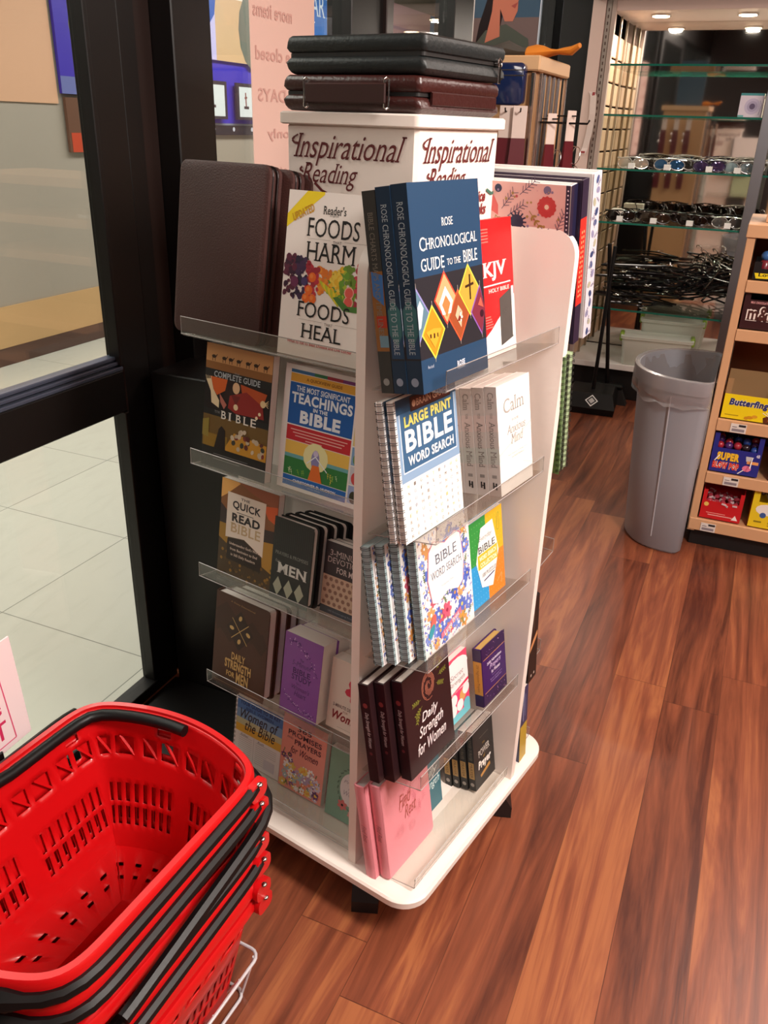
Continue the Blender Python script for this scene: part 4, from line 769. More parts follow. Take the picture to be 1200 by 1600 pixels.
# --- zip cases lying on the rack's lid ---
def zip_case(x0, y0, x1, y1, z0, z1, m, lab, lower):
    r = empty('zip_case', RK @ M.Translation((x0, y0, z0)), lab, 'case', 'zip cases on top of the rack'); w, d, h = x1-x0, y1-y0, z1-z0
    q = MB()
    for (za, zb) in ((0, h*.46), (h*.54, h)):
        rr = []
        for z, g in ((za, .007), (za+h*.05, .003), (za+h*.15, 0), (zb-h*.15, 0), (zb-h*.05, .003), (zb, .007)):
            rr.append([(a+.0015*sin(a*90+z*300), b_+.0015*sin(b_*70+z*200), z+.0012*sin(a*40)) for a, b_ in rrect(g, g, w-g, d-g, .009, 4)])
        q.loft(rr, True, True)
    q.build('leather_shell', m, r, True)
    q = MB(); q.loft([[(a, b_, z) for a, b_ in rrect(.005, .005, w-.005, d-.005, .007, 4)] for z in (h*.44, h*.56)]); q.build('zipper_tape', mat('zip_tape', '14100f', .6), r)
    q = MB()
    if lower:
        q.loft([[(w+k, .03, h*.2+a) for k, a in ((0, 0), (.004, .002), (.004, .018), (0, .02))], [(w+k, d-.02, h*.2+a) for k, a in ((0, 0), (.004, .002), (.004, .018), (0, .02))]], True, True); q.build('gusset_fold', m, r)
        q = MB(); q.bbox(.055, -.010, h*.22, w-.055, -.004, h*.78, .002); hd = q.build('handle', mat('burgundy_strap', '33130f', .45), r)
        for xx in (.052, w-.058):
            q = MB(); q.tube([(xx+a, -.007, h*.5+b_) for a, b_ in ((0, -.019), (.004, -.021), (.008, -.019), (.008, .019), (.004, .021), (0, .019))], .0016, 6, closed=True); q.build('buckle', chrome, hd)
    else:
        q.bbox(w-.004, d-.035, h*.5, w+.004, d-.022, h*.62, .001); q.bbox(w+.003, d-.033, h*-.05, w+.005, d-.024, h*.5, .0008); q.tube([(w+.004, d-.0285+.006*cos(t), h*.52+.007*sin(t)) for t in [i*PI/5 for i in range(10)]], .001, 5, closed=True)
        q.build('zipper_pull', chrome, r)
    return r
zip_case(-.262, -.006, .004, .245, 1.5165, 1.5675, mat('burgundy_leather', '3a1815', .36, bump=.8, bs=160), 'burgundy leather zip case with a carrying strap, lying directly on the rack lid', 1)
zip_case(-.258, -.002, .008, .250, 1.569, 1.622, mat('black_leather', '14191a', .5, bump=.8, bs=160), 'black leather zip case on top of the burgundy one', 0)
# ================= SHOPPING BASKETS =================
BH = math.atan2(.442, .897)
def outline(g=0, n=160):
    a, b = .2425-g, .175-g; P = []; M_ = 720
    for i in range(M_):
        t = 2*PI*i/M_; dx, dy = cos(t), sin(t); lo_, hi_ = 0, .5
        for _ in range(22):
            r = (lo_+hi_)/2; x, y = r*dx, r*dy; v = (abs(x)/b)**13+((abs(y)+.048*(x/b)**2)/a)**13
            if v < 1: lo_ = r
            else: hi_ = r
        P.append((lo_*dx, lo_*dy))
    L_ = [0]
    for i in range(M_): p, q = P[i], P[(i+1) % M_]; L_.append(L_[-1]+math.hypot(q[0]-p[0], q[1]-p[1]))
    o = []; j = 0
    for k in range(n):
        s_ = L_[-1]*k/n
        while L_[j+1] < s_: j += 1
        f = (s_-L_[j])/(L_[j+1]-L_[j]); p, q = P[j], P[(j+1) % M_]; o.append((p[0]+(q[0]-p[0])*f, p[1]+(q[1]-p[1])*f))
    return o
O0 = outline(0); NB = len(O0)
def off(g):   # inward offset, approximately along the normal
    o = []
    for i in range(NB):
        p, q = O0[i-1], O0[(i+1) % NB]; tx, ty = q[0]-p[0], q[1]-p[1]; l = math.hypot(tx, ty); o.append((O0[i][0]-ty/l*g, O0[i][1]+tx/l*g))
    return o
HB = .27
lev = [z*HB/.235 for z in (0, .012, .028, .040, .072, .080, .112, .122, .150, .160, .190, .200, .228, .235)]
def taper(z): return .056*(1-z/HB)
def basket_body():
    q = MB(); b0 = []
    for g in (.16, .10, .088, .062, .05): 
        base = len(q.v); q.v += [(x*(1-g/.2), y*(1-g/.3), 0) for x, y in off(taper(0))]; b0.append(base)
    for z in lev: base = len(q.v); q.v += [(x, y, z) for x, y in off(taper(z))]; b0.append(base)
    for i in range(len(b0)-1):
        for k in range(NB):
            li = i-5; hole = False; kk = k % 20
            if i in (1, 3) and k % 6 < 2: hole = True
            if li in (3, 5) and kk not in (0, 1, 18, 19, 17) and k % 2 == 0: hole = True
            if li == 9 and (k % 10) in (1, 2, 3, 4, 6, 7, 8): hole = True
            if li == 11 and (k % 20) in (3, 4, 5): hole = True
            if hole: continue
            A, B = b0[i]+k, b0[i]+(k+1) % NB; D, E_ = b0[i+1]+k, b0[i+1]+(k+1) % NB; q.f.append((A, B, E_, D))
    q.f.append(tuple(b0[0]+k for k in range(NB))[::-1]); return q
def rimmb():
    q = MB(); q.loft([[(x, y, z) for x, y in off(g)] for g, z in ((.0015, HB-.006), (-.0005, HB+.005), (-.010, HB+.005), (-.0135, HB), (-.0135, HB-.016), (-.011, HB-.016), (-.011, HB-.001))]); return q
def trussmb():
    q = MB(); ou = off(taper(.175)-.001)
    for k in range(NB):
        if k % 10 in (1, 6) and 1:
            a = O0[k]; A = off(taper(.185)); B = off(taper(.217)); p, r_ = A[k], B[(k+3) % NB]; q.tube([(p[0], p[1], .184), (r_[0], r_[1], .219)], .003, 4)
    return q
_off = {}
def handle_pts(z0, z1, gap, kind):
    P = []; ys = .185
    if kind == 'near':   # arms from the far pivots, grip round the near end
        o = off(-gap); idx = sorted([i for i in range(NB) if o[i][1] < ys], key=lambda i: (i-NB*.5) % NB)
        pts = [o[i] for i in idx]; pts = sorted(pts, key=lambda p: math.atan2(p[0], -p[1]+.0))
        pts = pts[::2]; 
        for x, y in pts: t = (ys-y)/(ys+.24); P.append((x, y, z0+(z1-z0)*t))
    else:
        o = off(-gap); pts = sorted([p for p in o if p[1] > -ys+.03], key=lambda p: math.atan2(p[0], p[1]))[::2]
        for x, y in pts: t = (y+ys)/(ys+.24); P.append((x, y, z0+(z1-z0)*t))
    return P
body0 = basket_body(); rim0 = rimmb(); tr0 = trussmb(); _bm = {}
def shared(name, mb, m, parent, smooth=False):
    if name not in _bm:
        o = mb.build(name, m, parent, smooth)
        if name == 'body': md = o.modifiers.new('wall', 'SOLIDIFY'); md.thickness = .0026; md.offset = 0
        _bm[name] = o; return o
    o = _bm[name].copy(); COL.objects.link(o); o.parent = parent; return o
BLAB = ['red shopping basket on top of the nested stack, its perforated inside showing', 'red shopping basket second from the top of the stack', 'red shopping basket third from the top of the stack', 'red shopping basket fourth from the top of the stack', 'red shopping basket fifth from the top, without a visible handle', 'red shopping basket at the bottom of the stack above the wire stand']
ZT = [.560, .520, .448, .398, .342, .308]
for k in range(6):
    r = empty('shopping_basket', M.Translation((-.437+.002*(k % 2), .909, ZT[k]-HB)) @ M.Rotation(-BH+(.0, .006, -.01, .008, 0, .012)[k], 4, 'Z'), BLAB[k], 'basket', 'nested red shopping baskets')
    shared('body', body0, red_m, r, True); shared('rim', rim0, red_m, r, True); shared('truss_band', tr0, red_m, r)
    for sx_ in (1,):
        for sy_ in (1,):
            q = MB(); X_ = sx_*.190; o = rrect(-.020, -.030, .020, .004, .012, 4); q.prism([(p[0]+sy_*.182, p[1]+HB) for p in o], YZ, X_-.006, X_+.006); ear = q.build('pivot_ear', red_m, r, True)
            q = MB(); q.ball((sx_*.198, sy_*.180, HB+.003), .0052, 10, (1, 1, .6)); q.build('pivot_screw', chrome, ear, True)
    if k < 4:
        z1 = (-.010, -.016, -.03, -.022)[k]
        P = handle_pts(HB-.008, HB-.010+z1, .018, 'near'); rr_ = [.010+(.006 if abs(p[0]) < .13 and p[1] < 0 else 0) for p in P]
        q = MB(); q.tube(P, rr_, 8); h1 = q.build('carrying_handle', blackp, r, True)
    if k == 1:
        P = handle_pts(HB-.085, HB-.022, .030, 'far'); q = MB(); q.tube(P, .0105, 8); q.build('carrying_handle', blackp, r, True)
    if k == 9:
        P = handle_pts(HB-.02, HB-.03, .032, 'far'); q = MB(); q.tube(P, .010, 8); q.build('carrying_handle', blackp, r, True)
    if k == 0:
        o = off(.012); P = [p for p in o if (p[0] < -.05 and p[1] > -.10) or (p[1] > .17 and p[0] < .03)]; P = sorted(P, key=lambda p: math.atan2(p[0]+.02, p[1]+.1))
        q = MB(); q.tube([(x, y, HB-.006+.004*(y < 0)) for x, y in P[::3]], .0105, 10); q.build('folded_handle', blackp, r, True)
# white wire stand under the baskets
r = empty('basket_stand', M.Translation((-.433, .916, 0)) @ M.Rotation(-BH, 4, 'Z'), 'low white wire stand under the stack of red baskets', 'stand')
q = MB(); q.tube([(x, y, .10) for x, y in rrect(-.152, -.21, .152, .212, .02, 4)], .0032, 8, closed=True); q.build('upper_ring', wire_w, r, True)
q = MB(); q.tube([(x, y, .004) for x, y in rrect(-.13, -.19, .13, .19, .02, 4)], .0032, 8, closed=True); q.build('floor_ring', wire_w, r, True)
for sx_, sy_ in ((-1, -1), (1, -1), (1, 1), (-1, 1)):
    q = MB(); q.tube([(sx_*.146, sy_*.200, .10), (sx_*.125, sy_*.185, .004)], .003, 8); q.build('leg', wire_w, r, True)
for k in range(5):
    y = -.15+k*.075; q = MB(); q.tube([(-.150, y, .10), (-.110, y, .030), (.110, y, .030), (.150, y, .10)], .0025, 6); q.build('support_wire', wire_w, r, True)
# sign card clipped to a wire beside the baskets
r = empty('sign_card', RS @ M.Translation((-1.02, .548, .49)) @ M.Rotation(PI/2, 4, 'Z') @ M.Rotation(-.05, 4, 'Y'), 'white and pink sign card on a wire clip left of the red baskets', 'sign')
box('card', mat('sign_card', 'f6dfe0', .6), 0, 0, 0, .28, .003, .205, r)
A = Art(.205/.28); c_ = 'd0285a'
A.line([(.04, .88), (.86, .88), (.885, .06), (.04, .06)], .008, 'e0507a').text('Please', .3, .36, .83, .56, c_, bold=.01).text('SELECT', .3, .12, .84, .3, c_, bold=.015)
A.build('sign_print', flatmap(.28, .205), r, .6)
q = MB(); q.tube([(.2, .006, -.488), (.2, .006, .02)], .0025, 6); q.bbox(.185, -.003, -.012, .215, .009, .008, .002); q.build('wire_clip', blackp, r)
q = MB(); q.bbox(.13, -.05, -.488, .27, .07, -.478, .003); q.build('foot_plate', blackp, r)

# ================= DISPLAY CASE =================
CA, CB = 5.1, 5.6
case = empty('display_case', at(0, 0, 0), 'tall lit glass-shelved display case with sunglasses at the back', 'case')
def cb(name, m, *a, b=.002, p=case): return box(name, m, *a, parent=p, b=b)
pinkw = mat('pink_white_enamel', 'd9bdb2', .35); whited = mat('white_deck', 'e9e4de', .3)
cb('plinth', mat('black_plinth', '100d0d', .5), -.95, CA+.04, 0, .8, CB+.08, .185)
cb('deck', whited, -.95, CA, .187, .8, CB, .222)
cb('header', pinkw, -.95, CA-.01, 2.075, .8, CB+.08, 2.13)
cb('side_post', pinkw, -1.055, CA-.02, 0, -.985, CA+.05, 2.134); cb('slotted_standard', mat('brushed', 'a89a90', .35, .5), -.982, CA-.015, 0, -.955, CA+.02, 2.134); cb('front_post', mat('post_pink', 'bda79c', .35, .2), -.953, CA-.02, 0, -.93, CA+.015, 2.13)
q = MB()
for k in range(64): q.box(-.972, CA-.0165, .12+k*.031, -.966, CA-.0145, .135+k*.031)
o = q.build('slot_marks', mat('dark_slot', '4a3028', .6), case); o['kind'] = 'stuff'
# slatwall side, grooves running towards the back
q = MB(); z = .23
while z < 1.98: q.bbox(-.95, CA+.02, z, -.938, CB, z+.108, .003); z += .117
q.build('slatwall', mat('tan_slatwall', 'c6a284', .45, bump=.1, bs=40), case)
for y in (5.28, 5.48): cb('slat_post', mat('metal_strip', 'a0907c', .3, .7), -.938, y, .225, -.925, y+.012, 2.07)
cb('right_post', steel, -.12, CA-.02, .222, -.062, CA+.04, 2.07)
mi = box('mirror_back', mirror_m, -.955, 0, .222, .8, .004, 2.075, case); mi.matrix_world = RS @ M.Translation((0, CB+.012, 0)) @ M.Rotation(math.radians(.35), 4, 'X') @ M.Rotation(math.radians(-.5), 4, 'Z')
cb('back_board', mat('back_board', '2a2422', .6), -.955, CB+.04, .222, .8, CB+.07, 2.074)
SH = [1.832, 1.589, 1.316, 1.034, .55]
for z in SH:
    s_ = cb('glass_shelf', glass, -.93, CA+.005, z-.009, .8, CB-.02, z, b=0); box('glass_edge', edgeg, -.93, CA-.001, z-.0095, .8, CA+.0045, z+.0005, s_)
for x, y in ((-.725, 5.27), (-.291, 5.27), (.15, 5.27)):
    q = MB(); q.tube([(x, y, 2.066), (x, y, 2.0755)], .052, 20); h_ = q.build('puck_lamp', chrome, case, True)
    q = MB(); q.tube([(x, y, 2.063), (x, y, 2.0655)], .044, 20); q.build('lens', mat('lamp_glow', 'fff0dc', .4, emit='ffe2bc', es=14), h_)
    l = bpy.data.lights.new('puck_spot', 'AREA'); l.shape = 'DISK'; l.size = .07; l.energy = 6; l.color = (1, .9, .78); lo_ = bpy.data.objects.new('puck_spot', l); COL.objects.link(lo_); lo_.location = S(x, y, 2.055)
# price strip taped to the post
r = empty('price_strip', at(-1.02, CA-.03, 1.385), 'curled white paper strip with red ends hanging on the pale post', 'tag'); q = MB()
for_ = [(.0, .0, .31), (.012, -.012, .29), (.02, -.02, .2), (.012, -.012, .1), (0, -.008, .03), (-.008, -.02, 0)]
q.loft([[(x, y, z), (x+.034, y-.004, z), (x+.034, y-.003, z), (x, y+.001, z)] for x, y, z in for_], True, True); q.build('strip', mat('white_paper', 'd8c4bc', .7), r)
q = MB(); q.box(.022, -.013, .285, .036, -.012, .308).box(.0, -.027, .004, .022, -.0255, .014); q.build('red_end_mark', mat('dull_red', '9a3438', .6), r)

# ---- sunglasses ----
def sunglasses(x, y, z, rz, fr, le, lab, grp, tag_=1, wrap=.02):
    r = empty('sunglasses', at(x, y, z, rz) @ M.Scale(1.3, 4), lab, 'sunglasses', grp); fm = mat('frame_'+fr, fr, .22, .6 if fr in ('c8c4c0', 'b8b4b4') else 0); lm = mat('lens_'+le, le, .06, .5, coat=.5)
    def arc(u): return wrap*(u/.07)**2
    q = MB(); q.tube([(u, arc(u), .042+.003*cos(u*40)) for u in [(-7+i)*.0098 for i in range(15)]], .0026, 6)
    for s_ in (-1, 1): q.tube([(s_*.034+.031*cos(t), arc(s_*.034+.031*cos(t)), .022+.021*sin(t)-.003*(cos(t)*s_)) for t in [2*PI*i/16 for i in range(16)]], .0024, 6, closed=True)
    q.tube([(-.006, .001, .026), (0, -.001, .030), (.006, .001, .026)], .002, 6); q.build('frame', fm, r, True)
    for s_ in (-1, 1):
        q = MB(); P = [(s_*.034+.029*cos(t), .022+.019*sin(t)) for t in [2*PI*i/16 for i in range(16)]]; n = len(q.v)
        q.v += [(a, arc(a)-.001, b_) for a, b_ in P]+[(s_*.034, arc(.034)-.005, .022)]; q.f += [(i, (i+1) % 16, 16) for i in range(16)]; q.build('lens', lm, r, True)
        q = MB(); q.tube([(s_*.069, arc(.069), .042), (s_*.070, .06, .040), (s_*.066, .115, .034), (s_*.062, .14, .018)], [.003, .0025, .002, .003], 6); q.build('temple', fm, r, True)
    if tag_: box('price_tag', mat('tag_white', 'f0ece8', .6), -.012, -.022, .001, .014, -.008, .022, r)
    return r
G1 = 'sunglasses on the middle glass shelf'; G2 = 'sunglasses on the shelf below'
for a in ((-.75, 'c8c4c0', 'c4b8a8', 'silver sunglasses at the left end of the middle glass shelf', G1), (-.555, 'b8b4b4', '2c5a86', 'blue-lensed sunglasses on the middle glass shelf', G1), (-.34, '2a2438', '4a3a64', 'dark purple sunglasses on the middle glass shelf', G1), (-.19, 'b8b4b4', '9cb0b8', 'clear pale sunglasses at the right end of the middle glass shelf', G1)):
    sunglasses(a[0], 5.17, 1.3175, random.uniform(-.2, .2), *a[1:]); sunglasses(a[0]+.05, 5.32, 1.3175, .2, 'b8b4b4' if a[0] > -.6 else '2c2826', '3a3430', 'shiny pair standing behind the '+a[3].split(' on ')[0].split(' at ')[0], G1, 0)
for a in ((-.775, '161414', '241c1a', 'black sunglasses with a white tag, left end of the lower glass shelf', G2), (-.585, '2c201c', '3a2a20', 'brown sunglasses second from left on the lower glass shelf', G2), (-.385, '221412', '1c1210', 'dark tortoiseshell sunglasses on the lower glass shelf', G2), (-.19, 'c8c4c0', '6a6664', 'chrome sunglasses at the right end of the lower glass shelf', G2)):
    sunglasses(a[0], 5.17, 1.0355, random.uniform(-.25, .25), *a[1:]); sunglasses(a[0]+.06, 5.33, 1.0355, -.2, '161414', '241c1a', 'dark pair standing behind the '+a[3].split(',')[0].split(' second')[0].split(' on ')[0].split(' at ')[0].split(' with')[0], G2, 0)
def simple(name, lab, cat, m, w_, d_, h_, x, y, z, rz=0, group=None, art=None, rough=.4, part='carton'):
    r = empty(name, at(x, y, z, rz), lab, cat, group); box(part, m, 0, 0, 0, w_, d_, h_, r, b=.0012)
    if art: A = Art(h_/w_); art(A); A.build('printed_front', flatmap(w_, h_), r, rough)
    return r
simple('eyewear_box', 'small white box behind the black sunglasses on the lower glass shelf', 'box', mat('white_card', 'e8e0d8', .6), .12, .06, .05, -.86, 5.36, 1.0355)
def a_spk(A):
    A.rect(0, 0, 1, 1, 'd8ccd8').rect(0, .9, 1, 1, '3a8a8c').rect(0, 0, .25, .08, '6aa8a8'); A.up().ell(.55, .45, .33, 'c0b4cc', n=24).line([(.85, .7), (.93, .5), (.86, .1)], .03, 'a8a0b8'); A.up().ell(.55, .45, .22, 'a89cb8', n=20).up().ell(.55, .45, .12, '5a4a68', n=16)
for k, x in enumerate((-.245, -.125)): simple('gift_box', ['white box with a lilac disc on the second glass shelf, left one', 'white box with a lilac disc on the second glass shelf, right one'][k], 'box', mat('white_card', 'e8e0d8', .6), .115, .08, .112, x, 5.14, 1.591, 0, 'boxes with lilac discs', a_spk)
# ---- hangers heaped on the lowest glass shelf ----
hm = mat('black_hanger', '121012', .14, coat=.5)
h0 = empty('coat_hanger', at(-.7, 5.3, .565), 'black hanger', 'hanger', 'black clothes hangers heaped on the lowest glass shelf')
q = MB(); P = [(-.20, 0), (-.12, .035), (-.04, .075), (0, .088), (.04, .075), (.12, .035), (.20, 0), (.195, -.012), (.1, -.012), (-.1, -.012), (-.195, -.012)]; q.tube([(x, y, 0) for x, y in P], .0056, 6, closed=True); q.build('frame', hm, h0, True)
q = MB(); q.tube([(0, .09, 0), (0, .115, 0)]+[(.02*sin(t)-.0, .135-.02*cos(t)*1, 0) for t in [PI*.1+i*PI*1.35/8 for i in range(9)]], .0026, 6); q.build('hook', chrome, h0, True)
hr = random.Random(11)
POSH = ['lying flat in the left half of the heap', 'leaning in the right half of the heap']
n = 0
for k in range(22):
    hh_ = h0 if k == 0 else copy_tree(h0); hh_['label'] = 'black plastic hanger with a metal hook, '+POSH[0]
    hh_.matrix_world = at(-.66+hr.uniform(-.05, .16), 5.33+hr.uniform(-.05, .05), .557+k*.0105, hr.uniform(-.5, .5)+(PI if k % 3 == 0 else 0)) @ M.Rotation(hr.uniform(-.06, .06), 4, 'X')
for k in range(24):
    hh_ = copy_tree(h0); hh_['label'] = 'black plastic hanger with a metal hook, '+POSH[1]
    hh_.matrix_world = at(-.30+k*.009+hr.uniform(-.01, .01), 5.31+hr.uniform(-.05, .04), .68+hr.uniform(-.03, .07), hr.uniform(.5, .9)) @ M.Rotation(hr.uniform(.6, 1.0), 4, 'X') @ M.Rotation(hr.uniform(-.5, .3), 4, 'Z')
# ---- plastic bins on the white deck ----
binm = thin('milky_plastic', 'e8ece4', .06, .2, .62, 'eef0e6'); greenh = mat('green_clip', '8aa83c', .4)
def bin_(x, y, z, w_, d_, h_, rz, lab):
    r = empty('storage_bin', at(x, y, z, rz), lab, 'bin', 'plastic bins in the display case')
    q = MB(); rr = [[(a, b_, zz) for a, b_ in rrect(-w_/2+g, -d_/2+g, w_/2-g, d_/2-g, .02, 4)] for zz, g in ((0, .02), (.004, .016), (h_, 0), (h_, -.008), (h_-.006, -.008))]
    q.loft(rr, True); q.build('tub', binm, r, True)
    q = MB(); q.loft([[(a, b_, zz) for a, b_ in rrect(-w_/2-g, -d_/2-g, w_/2+g, d_/2+g, .022, 4)] for zz, g in ((h_+.001, .008), (h_+.010, .009), (h_+.012, .004), (h_+.006, -.012))], False, True); q.build('lid', binm, r, True)
    for s_ in (-1, 1): q = MB(); q.bbox(s_*(w_/2+.004)-.012, -.045, h_-.03, s_*(w_/2+.004)+.012, .045, h_+.02, .006); q.build('latch', greenh, r)
bin_(-.405, 5.44, .2235, .36, .24, .235, .06, 'milky plastic bin with green latches at the back of the case')
bin_(-.46, 5.20, .2235, .40, .17, .165, .10, 'milky plastic bin with green latches in front of the taller one')
# ================= DUSTPAN AND BROOM =================
r = empty('lobby_dustpan', at(-.74, 4.84, 0, .08), 'black long-handled dustpan with a white diamond mark on the floor', 'dustpan')
q = MB(); q.loft([[(-.14, -.11, .0), (.14, -.11, 0), (.14, .13, 0), (-.14, .13, 0)], [(-.145, -.12, .04), (.145, -.12, .04), (.14, .13, .09), (-.14, .13, .09)], [(-.12, -.06, .115), (.12, -.06, .115), (.12, .12, .125), (-.12, .12, .125)]], True, True); q.build('pan', blackp, r)
A = Art(1); A.poly([(.5, 0), (1, .5), (.5, 1), (0, .5)], 'e8e6e4').up().poly([(.5, .1), (.9, .5), (.5, .9), (.1, .5)], '242226').up().poly([(.5, .25), (.75, .5), (.5, .75), (.25, .5)], 'b8b6b4'); A.build('diamond_mark', lambda u, v, d: (-.03+u*.075, -.113+v*.046-d*.78, .049+v*.058+d*.62), r)
q = MB(); q.tube([(0, .02, .11), (.01, .03, .93)], .011, 8); q.build('pole', blackp, r, True)
r = empty('broom', at(-.69, 5.025, 0, .02), 'black push-handle broom standing behind the dustpan', 'broom')
q = MB(); q.loft([[(-.13, -.03, .0), (.13, -.03, 0), (.13, .04, 0), (-.13, .04, 0)], [(-.09, -.02, .09), (.09, -.02, .09), (.09, .03, .09), (-.09, .03, .09)]], True, True); q.build('bristles', mat('bristle_black', '1a1614', .8, bump=1, bs=500), r)
q = MB(); q.bbox(-.1, -.025, .091, .1, .035, .12, .01); q.build('broom_head', blackp, r); q = MB(); q.tube([(0, 0, .12), (-.085, -.10, .935)], .0115, 8); q.build('pole', blackp, r, True)
# ================= WASTE BIN =================
r = empty('waste_bin', at(-.055, 3.31, 0), 'grey half-round waste bin lined with a clear bag', 'bin'); grey = mat('grey_plastic', '93949b', .42, bump=.15, bs=400)
def dsh(R_, Ln, z, g=0):
    o = [(-g, Ln/2-g-.0), (-g, -Ln/2+g)]; N_ = 26
    o = [(-g, -Ln/2+g+.03), (-g-.012, -Ln/2+g+.008)]
    for i in range(N_+1): t = PI*i/N_; o.append((-.03-(R_-.03-g)*max(0, sin(t))**.75, -(Ln/2-g)*cos(t)))
    o += [(-g-.012, Ln/2-g-.008), (-g, Ln/2-g-.03)]
    return [(a, b_, z) for a, b_ in o]
HW = .705
q = MB(); q.loft([dsh(.235, .40, 0, .006), dsh(.24, .41, .012), dsh(.262, .455, .35), dsh(.282, .50, HW-.05), dsh(.296, .525, HW-.048), dsh(.298, .53, HW-.008), dsh(.294, .525, HW), dsh(.284, .51, HW), dsh(.276, .49, HW-.05), dsh(.235, .40, .02)], True, True); q.build('bin_body', grey, r, True)
q = MB(); q.tube([(-.118, -.197, .06), (-.126, -.221, .35), (-.135, -.244, .64)], .0035, 5)
q.build('moulded_seam', mat('seam_grey', 'a8a8ae', .4), r, True)
lr = random.Random(5)
def jit(R_, a=.004): return [(x+lr.uniform(-a, a), y+lr.uniform(-a, a), z+lr.uniform(-a, a)*1.5) for x, y, z in R_]
q = MB(); q.loft([jit(dsh(.300, .535, HW-.098), .006), jit(dsh(.296, .526, HW-.085), .006), jit(dsh(.300, .535, HW-.07), .005), jit(dsh(.305, .542, HW-.045), .002), dsh(.303, .538, HW+.003), dsh(.288, .515, HW+.006), jit(dsh(.27, .485, HW-.06), .006), jit(dsh(.245, .44, HW-.2), .008), jit(dsh(.22, .39, HW-.34), .008)]); q.build('clear_bag', liner, r, True)
# ================= SWEETS SHELF =================
FA = 3.22
r = empty('sweets_shelf', at(0, 0, 0), 'light maple shelf unit full of sweets at the right edge', 'shelf'); sw = r
def sb(name, m, *a, b=.002): return box(name, m, *a, parent=sw, b=b)
sb('side_panel', maple, -.048, FA, .07, -.02, FA+.46, 1.186); sb('side_panel', maple, .95, FA, .07, .98, FA+.46, 1.186); sb('top_panel', maple, -.052, FA-.008, 1.187, .99, FA+.47, 1.230)
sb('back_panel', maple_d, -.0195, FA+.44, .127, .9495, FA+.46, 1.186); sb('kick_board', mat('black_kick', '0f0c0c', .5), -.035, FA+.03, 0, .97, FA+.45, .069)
for z0, z1 in ((.076, .125), (.281, .325), (.494, .540), (.834, .875), (1.005, 1.046)):
    s_ = sb('shelf_board', maple, -.0195, FA+.012, z1-.022, .9495, FA+.439, z1-.004); box('shelf_lip', maple, -.0195 if z0 > .1 else -.046, FA-.004, z0, .9495, FA+.0115, z1, s_, b=.002)
for x, z in ((.045, .284), (.03, .497), (.0, .079)):
    t_ = sb('price_label', mat('label_white', 'ded4cc', .6), x, FA-.0065, z, x+.055, FA-.0045, z+.034, b=0); A = Art(.6); A.rect(.5, .7, .95, .95, '2a2426').rect(.1, .15, .9, .45, '8a8086').rect(.1, .6, .4, .7, '8a8086'); A.build('label_print', flatmap(.055, .034, x, z, FA-.0066), t_)
def a_mm(A):
    A.rect(0, 0, 1, 1, '35161a').poly([(.78, 0), (1, 0), (1, .55), (.86, .3)], 'd81c24'); A.up().text('m&m\'s', .08, .28, .82, .82, 'f0e4dc', serif=1, bold=.1).up().text('m&m\'s', .09, .30, .81, .80, '4a2420', serif=1, bold=.03)
    A.text('MILK CHOCOLATE', .12, .87, .42, .95, 'e0a0a0', bold=.03)
def a_bf(A):
    A.rect(0, 0, 1, 1, 'ecd016'); A.up().text('Butterfinger', .1, .48, .92, .84, 'f4f0e8', it=.15, bold=.09).up().text('Butterfinger', .1, .48, .92, .84, '28306c', it=.15, bold=.05).ell(.5, .14, .06, 'c88a1c', .03).ell(.58, .2, .05, 'd89a28', .03).ell(.44, .1, .04, 'c88a1c', .03).poly([(.74, 0), (1, 0), (1, .46), (.84, .36), (.72, .2)], '5a2c14').up().poly([(.8, .1), (.96, .1), (.98, .3), (.86, .26)], 'c87a28').line([(.7, .4), (.84, .24)], .012, 'f8f0d0').line([(.76, .44), (.86, .2)], .012, 'f8f0d0').rect(.06, .14, .3, .17, 'a88a18')
def a_sbp(A):
    A.rect(0, 0, 1, 1, '232a84'); A.up().text('SUPER', .12, .5, .58, .84, '1a1440', bold=.12).text('BLOW POP', .06, .14, .6, .44, 'f8e8d8', bold=.14).up().text('SUPER', .12, .5, .58, .84, 'f4c030', bold=.07).text('BLOW POP', .06, .14, .6, .44, 'd83a2c', bold=.06).ell(.76, .3, .09, 'e87aa0', .07).line([(.6, .04), (.7, .22)], .02, 'f0ece4').poly([(.7, .8), (.86, .8), (.8, .55), (.72, .6)], 'c8c4c8').rect(.74, .5, .97, .62, 'e8a060').text('48', .9, .8, .97, .94, 'd8d4e8', bold=.04)
def a_redc(A): A.rect(0, 0, 1, 1, 'c41820'); A.up().rect(.15, .32, .62, .36, 'e89890').rect(.2, .2, .8, .25, 'f0b0a8').poly([(.78, .12), (.86, .4), (.94, .12)], 'f4e8e4').ell(.12, .8, .06, 'e8c060')
def a_pops(A): A.rect(0, 0, 1, 1, 'e8c822'); A.up().ell(.25, .72, .18, 'f0e8e0', .1).ell(.2, .5, .05, '3a5a98').text('POPS', .42, .3, 1, .68, '2a2420', bold=.12).up().text('POPS', .42, .3, 1, .68, 'f4f0ec', bold=.05).rect(.08, .2, .2, .26, '8a7818').rect(.3, .2, .42, .26, '8a7818').rect(.3, .1, .9, .14, 'a89020')
def a_ext(A): A.rect(0, 0, 1, 1, '161214'); A.up().poly([(.05, .1), (.3, .15), (.34, .6), (.02, .6)], 'e8d020').text('Low', .08, .3, .28, .6, '181414', bold=.03).text('EXTREME', .4, .12, 1.25, .55, 'e8e4e0', bold=.05).text('A', .42, .7, .5, .9, 'c8c4c0')
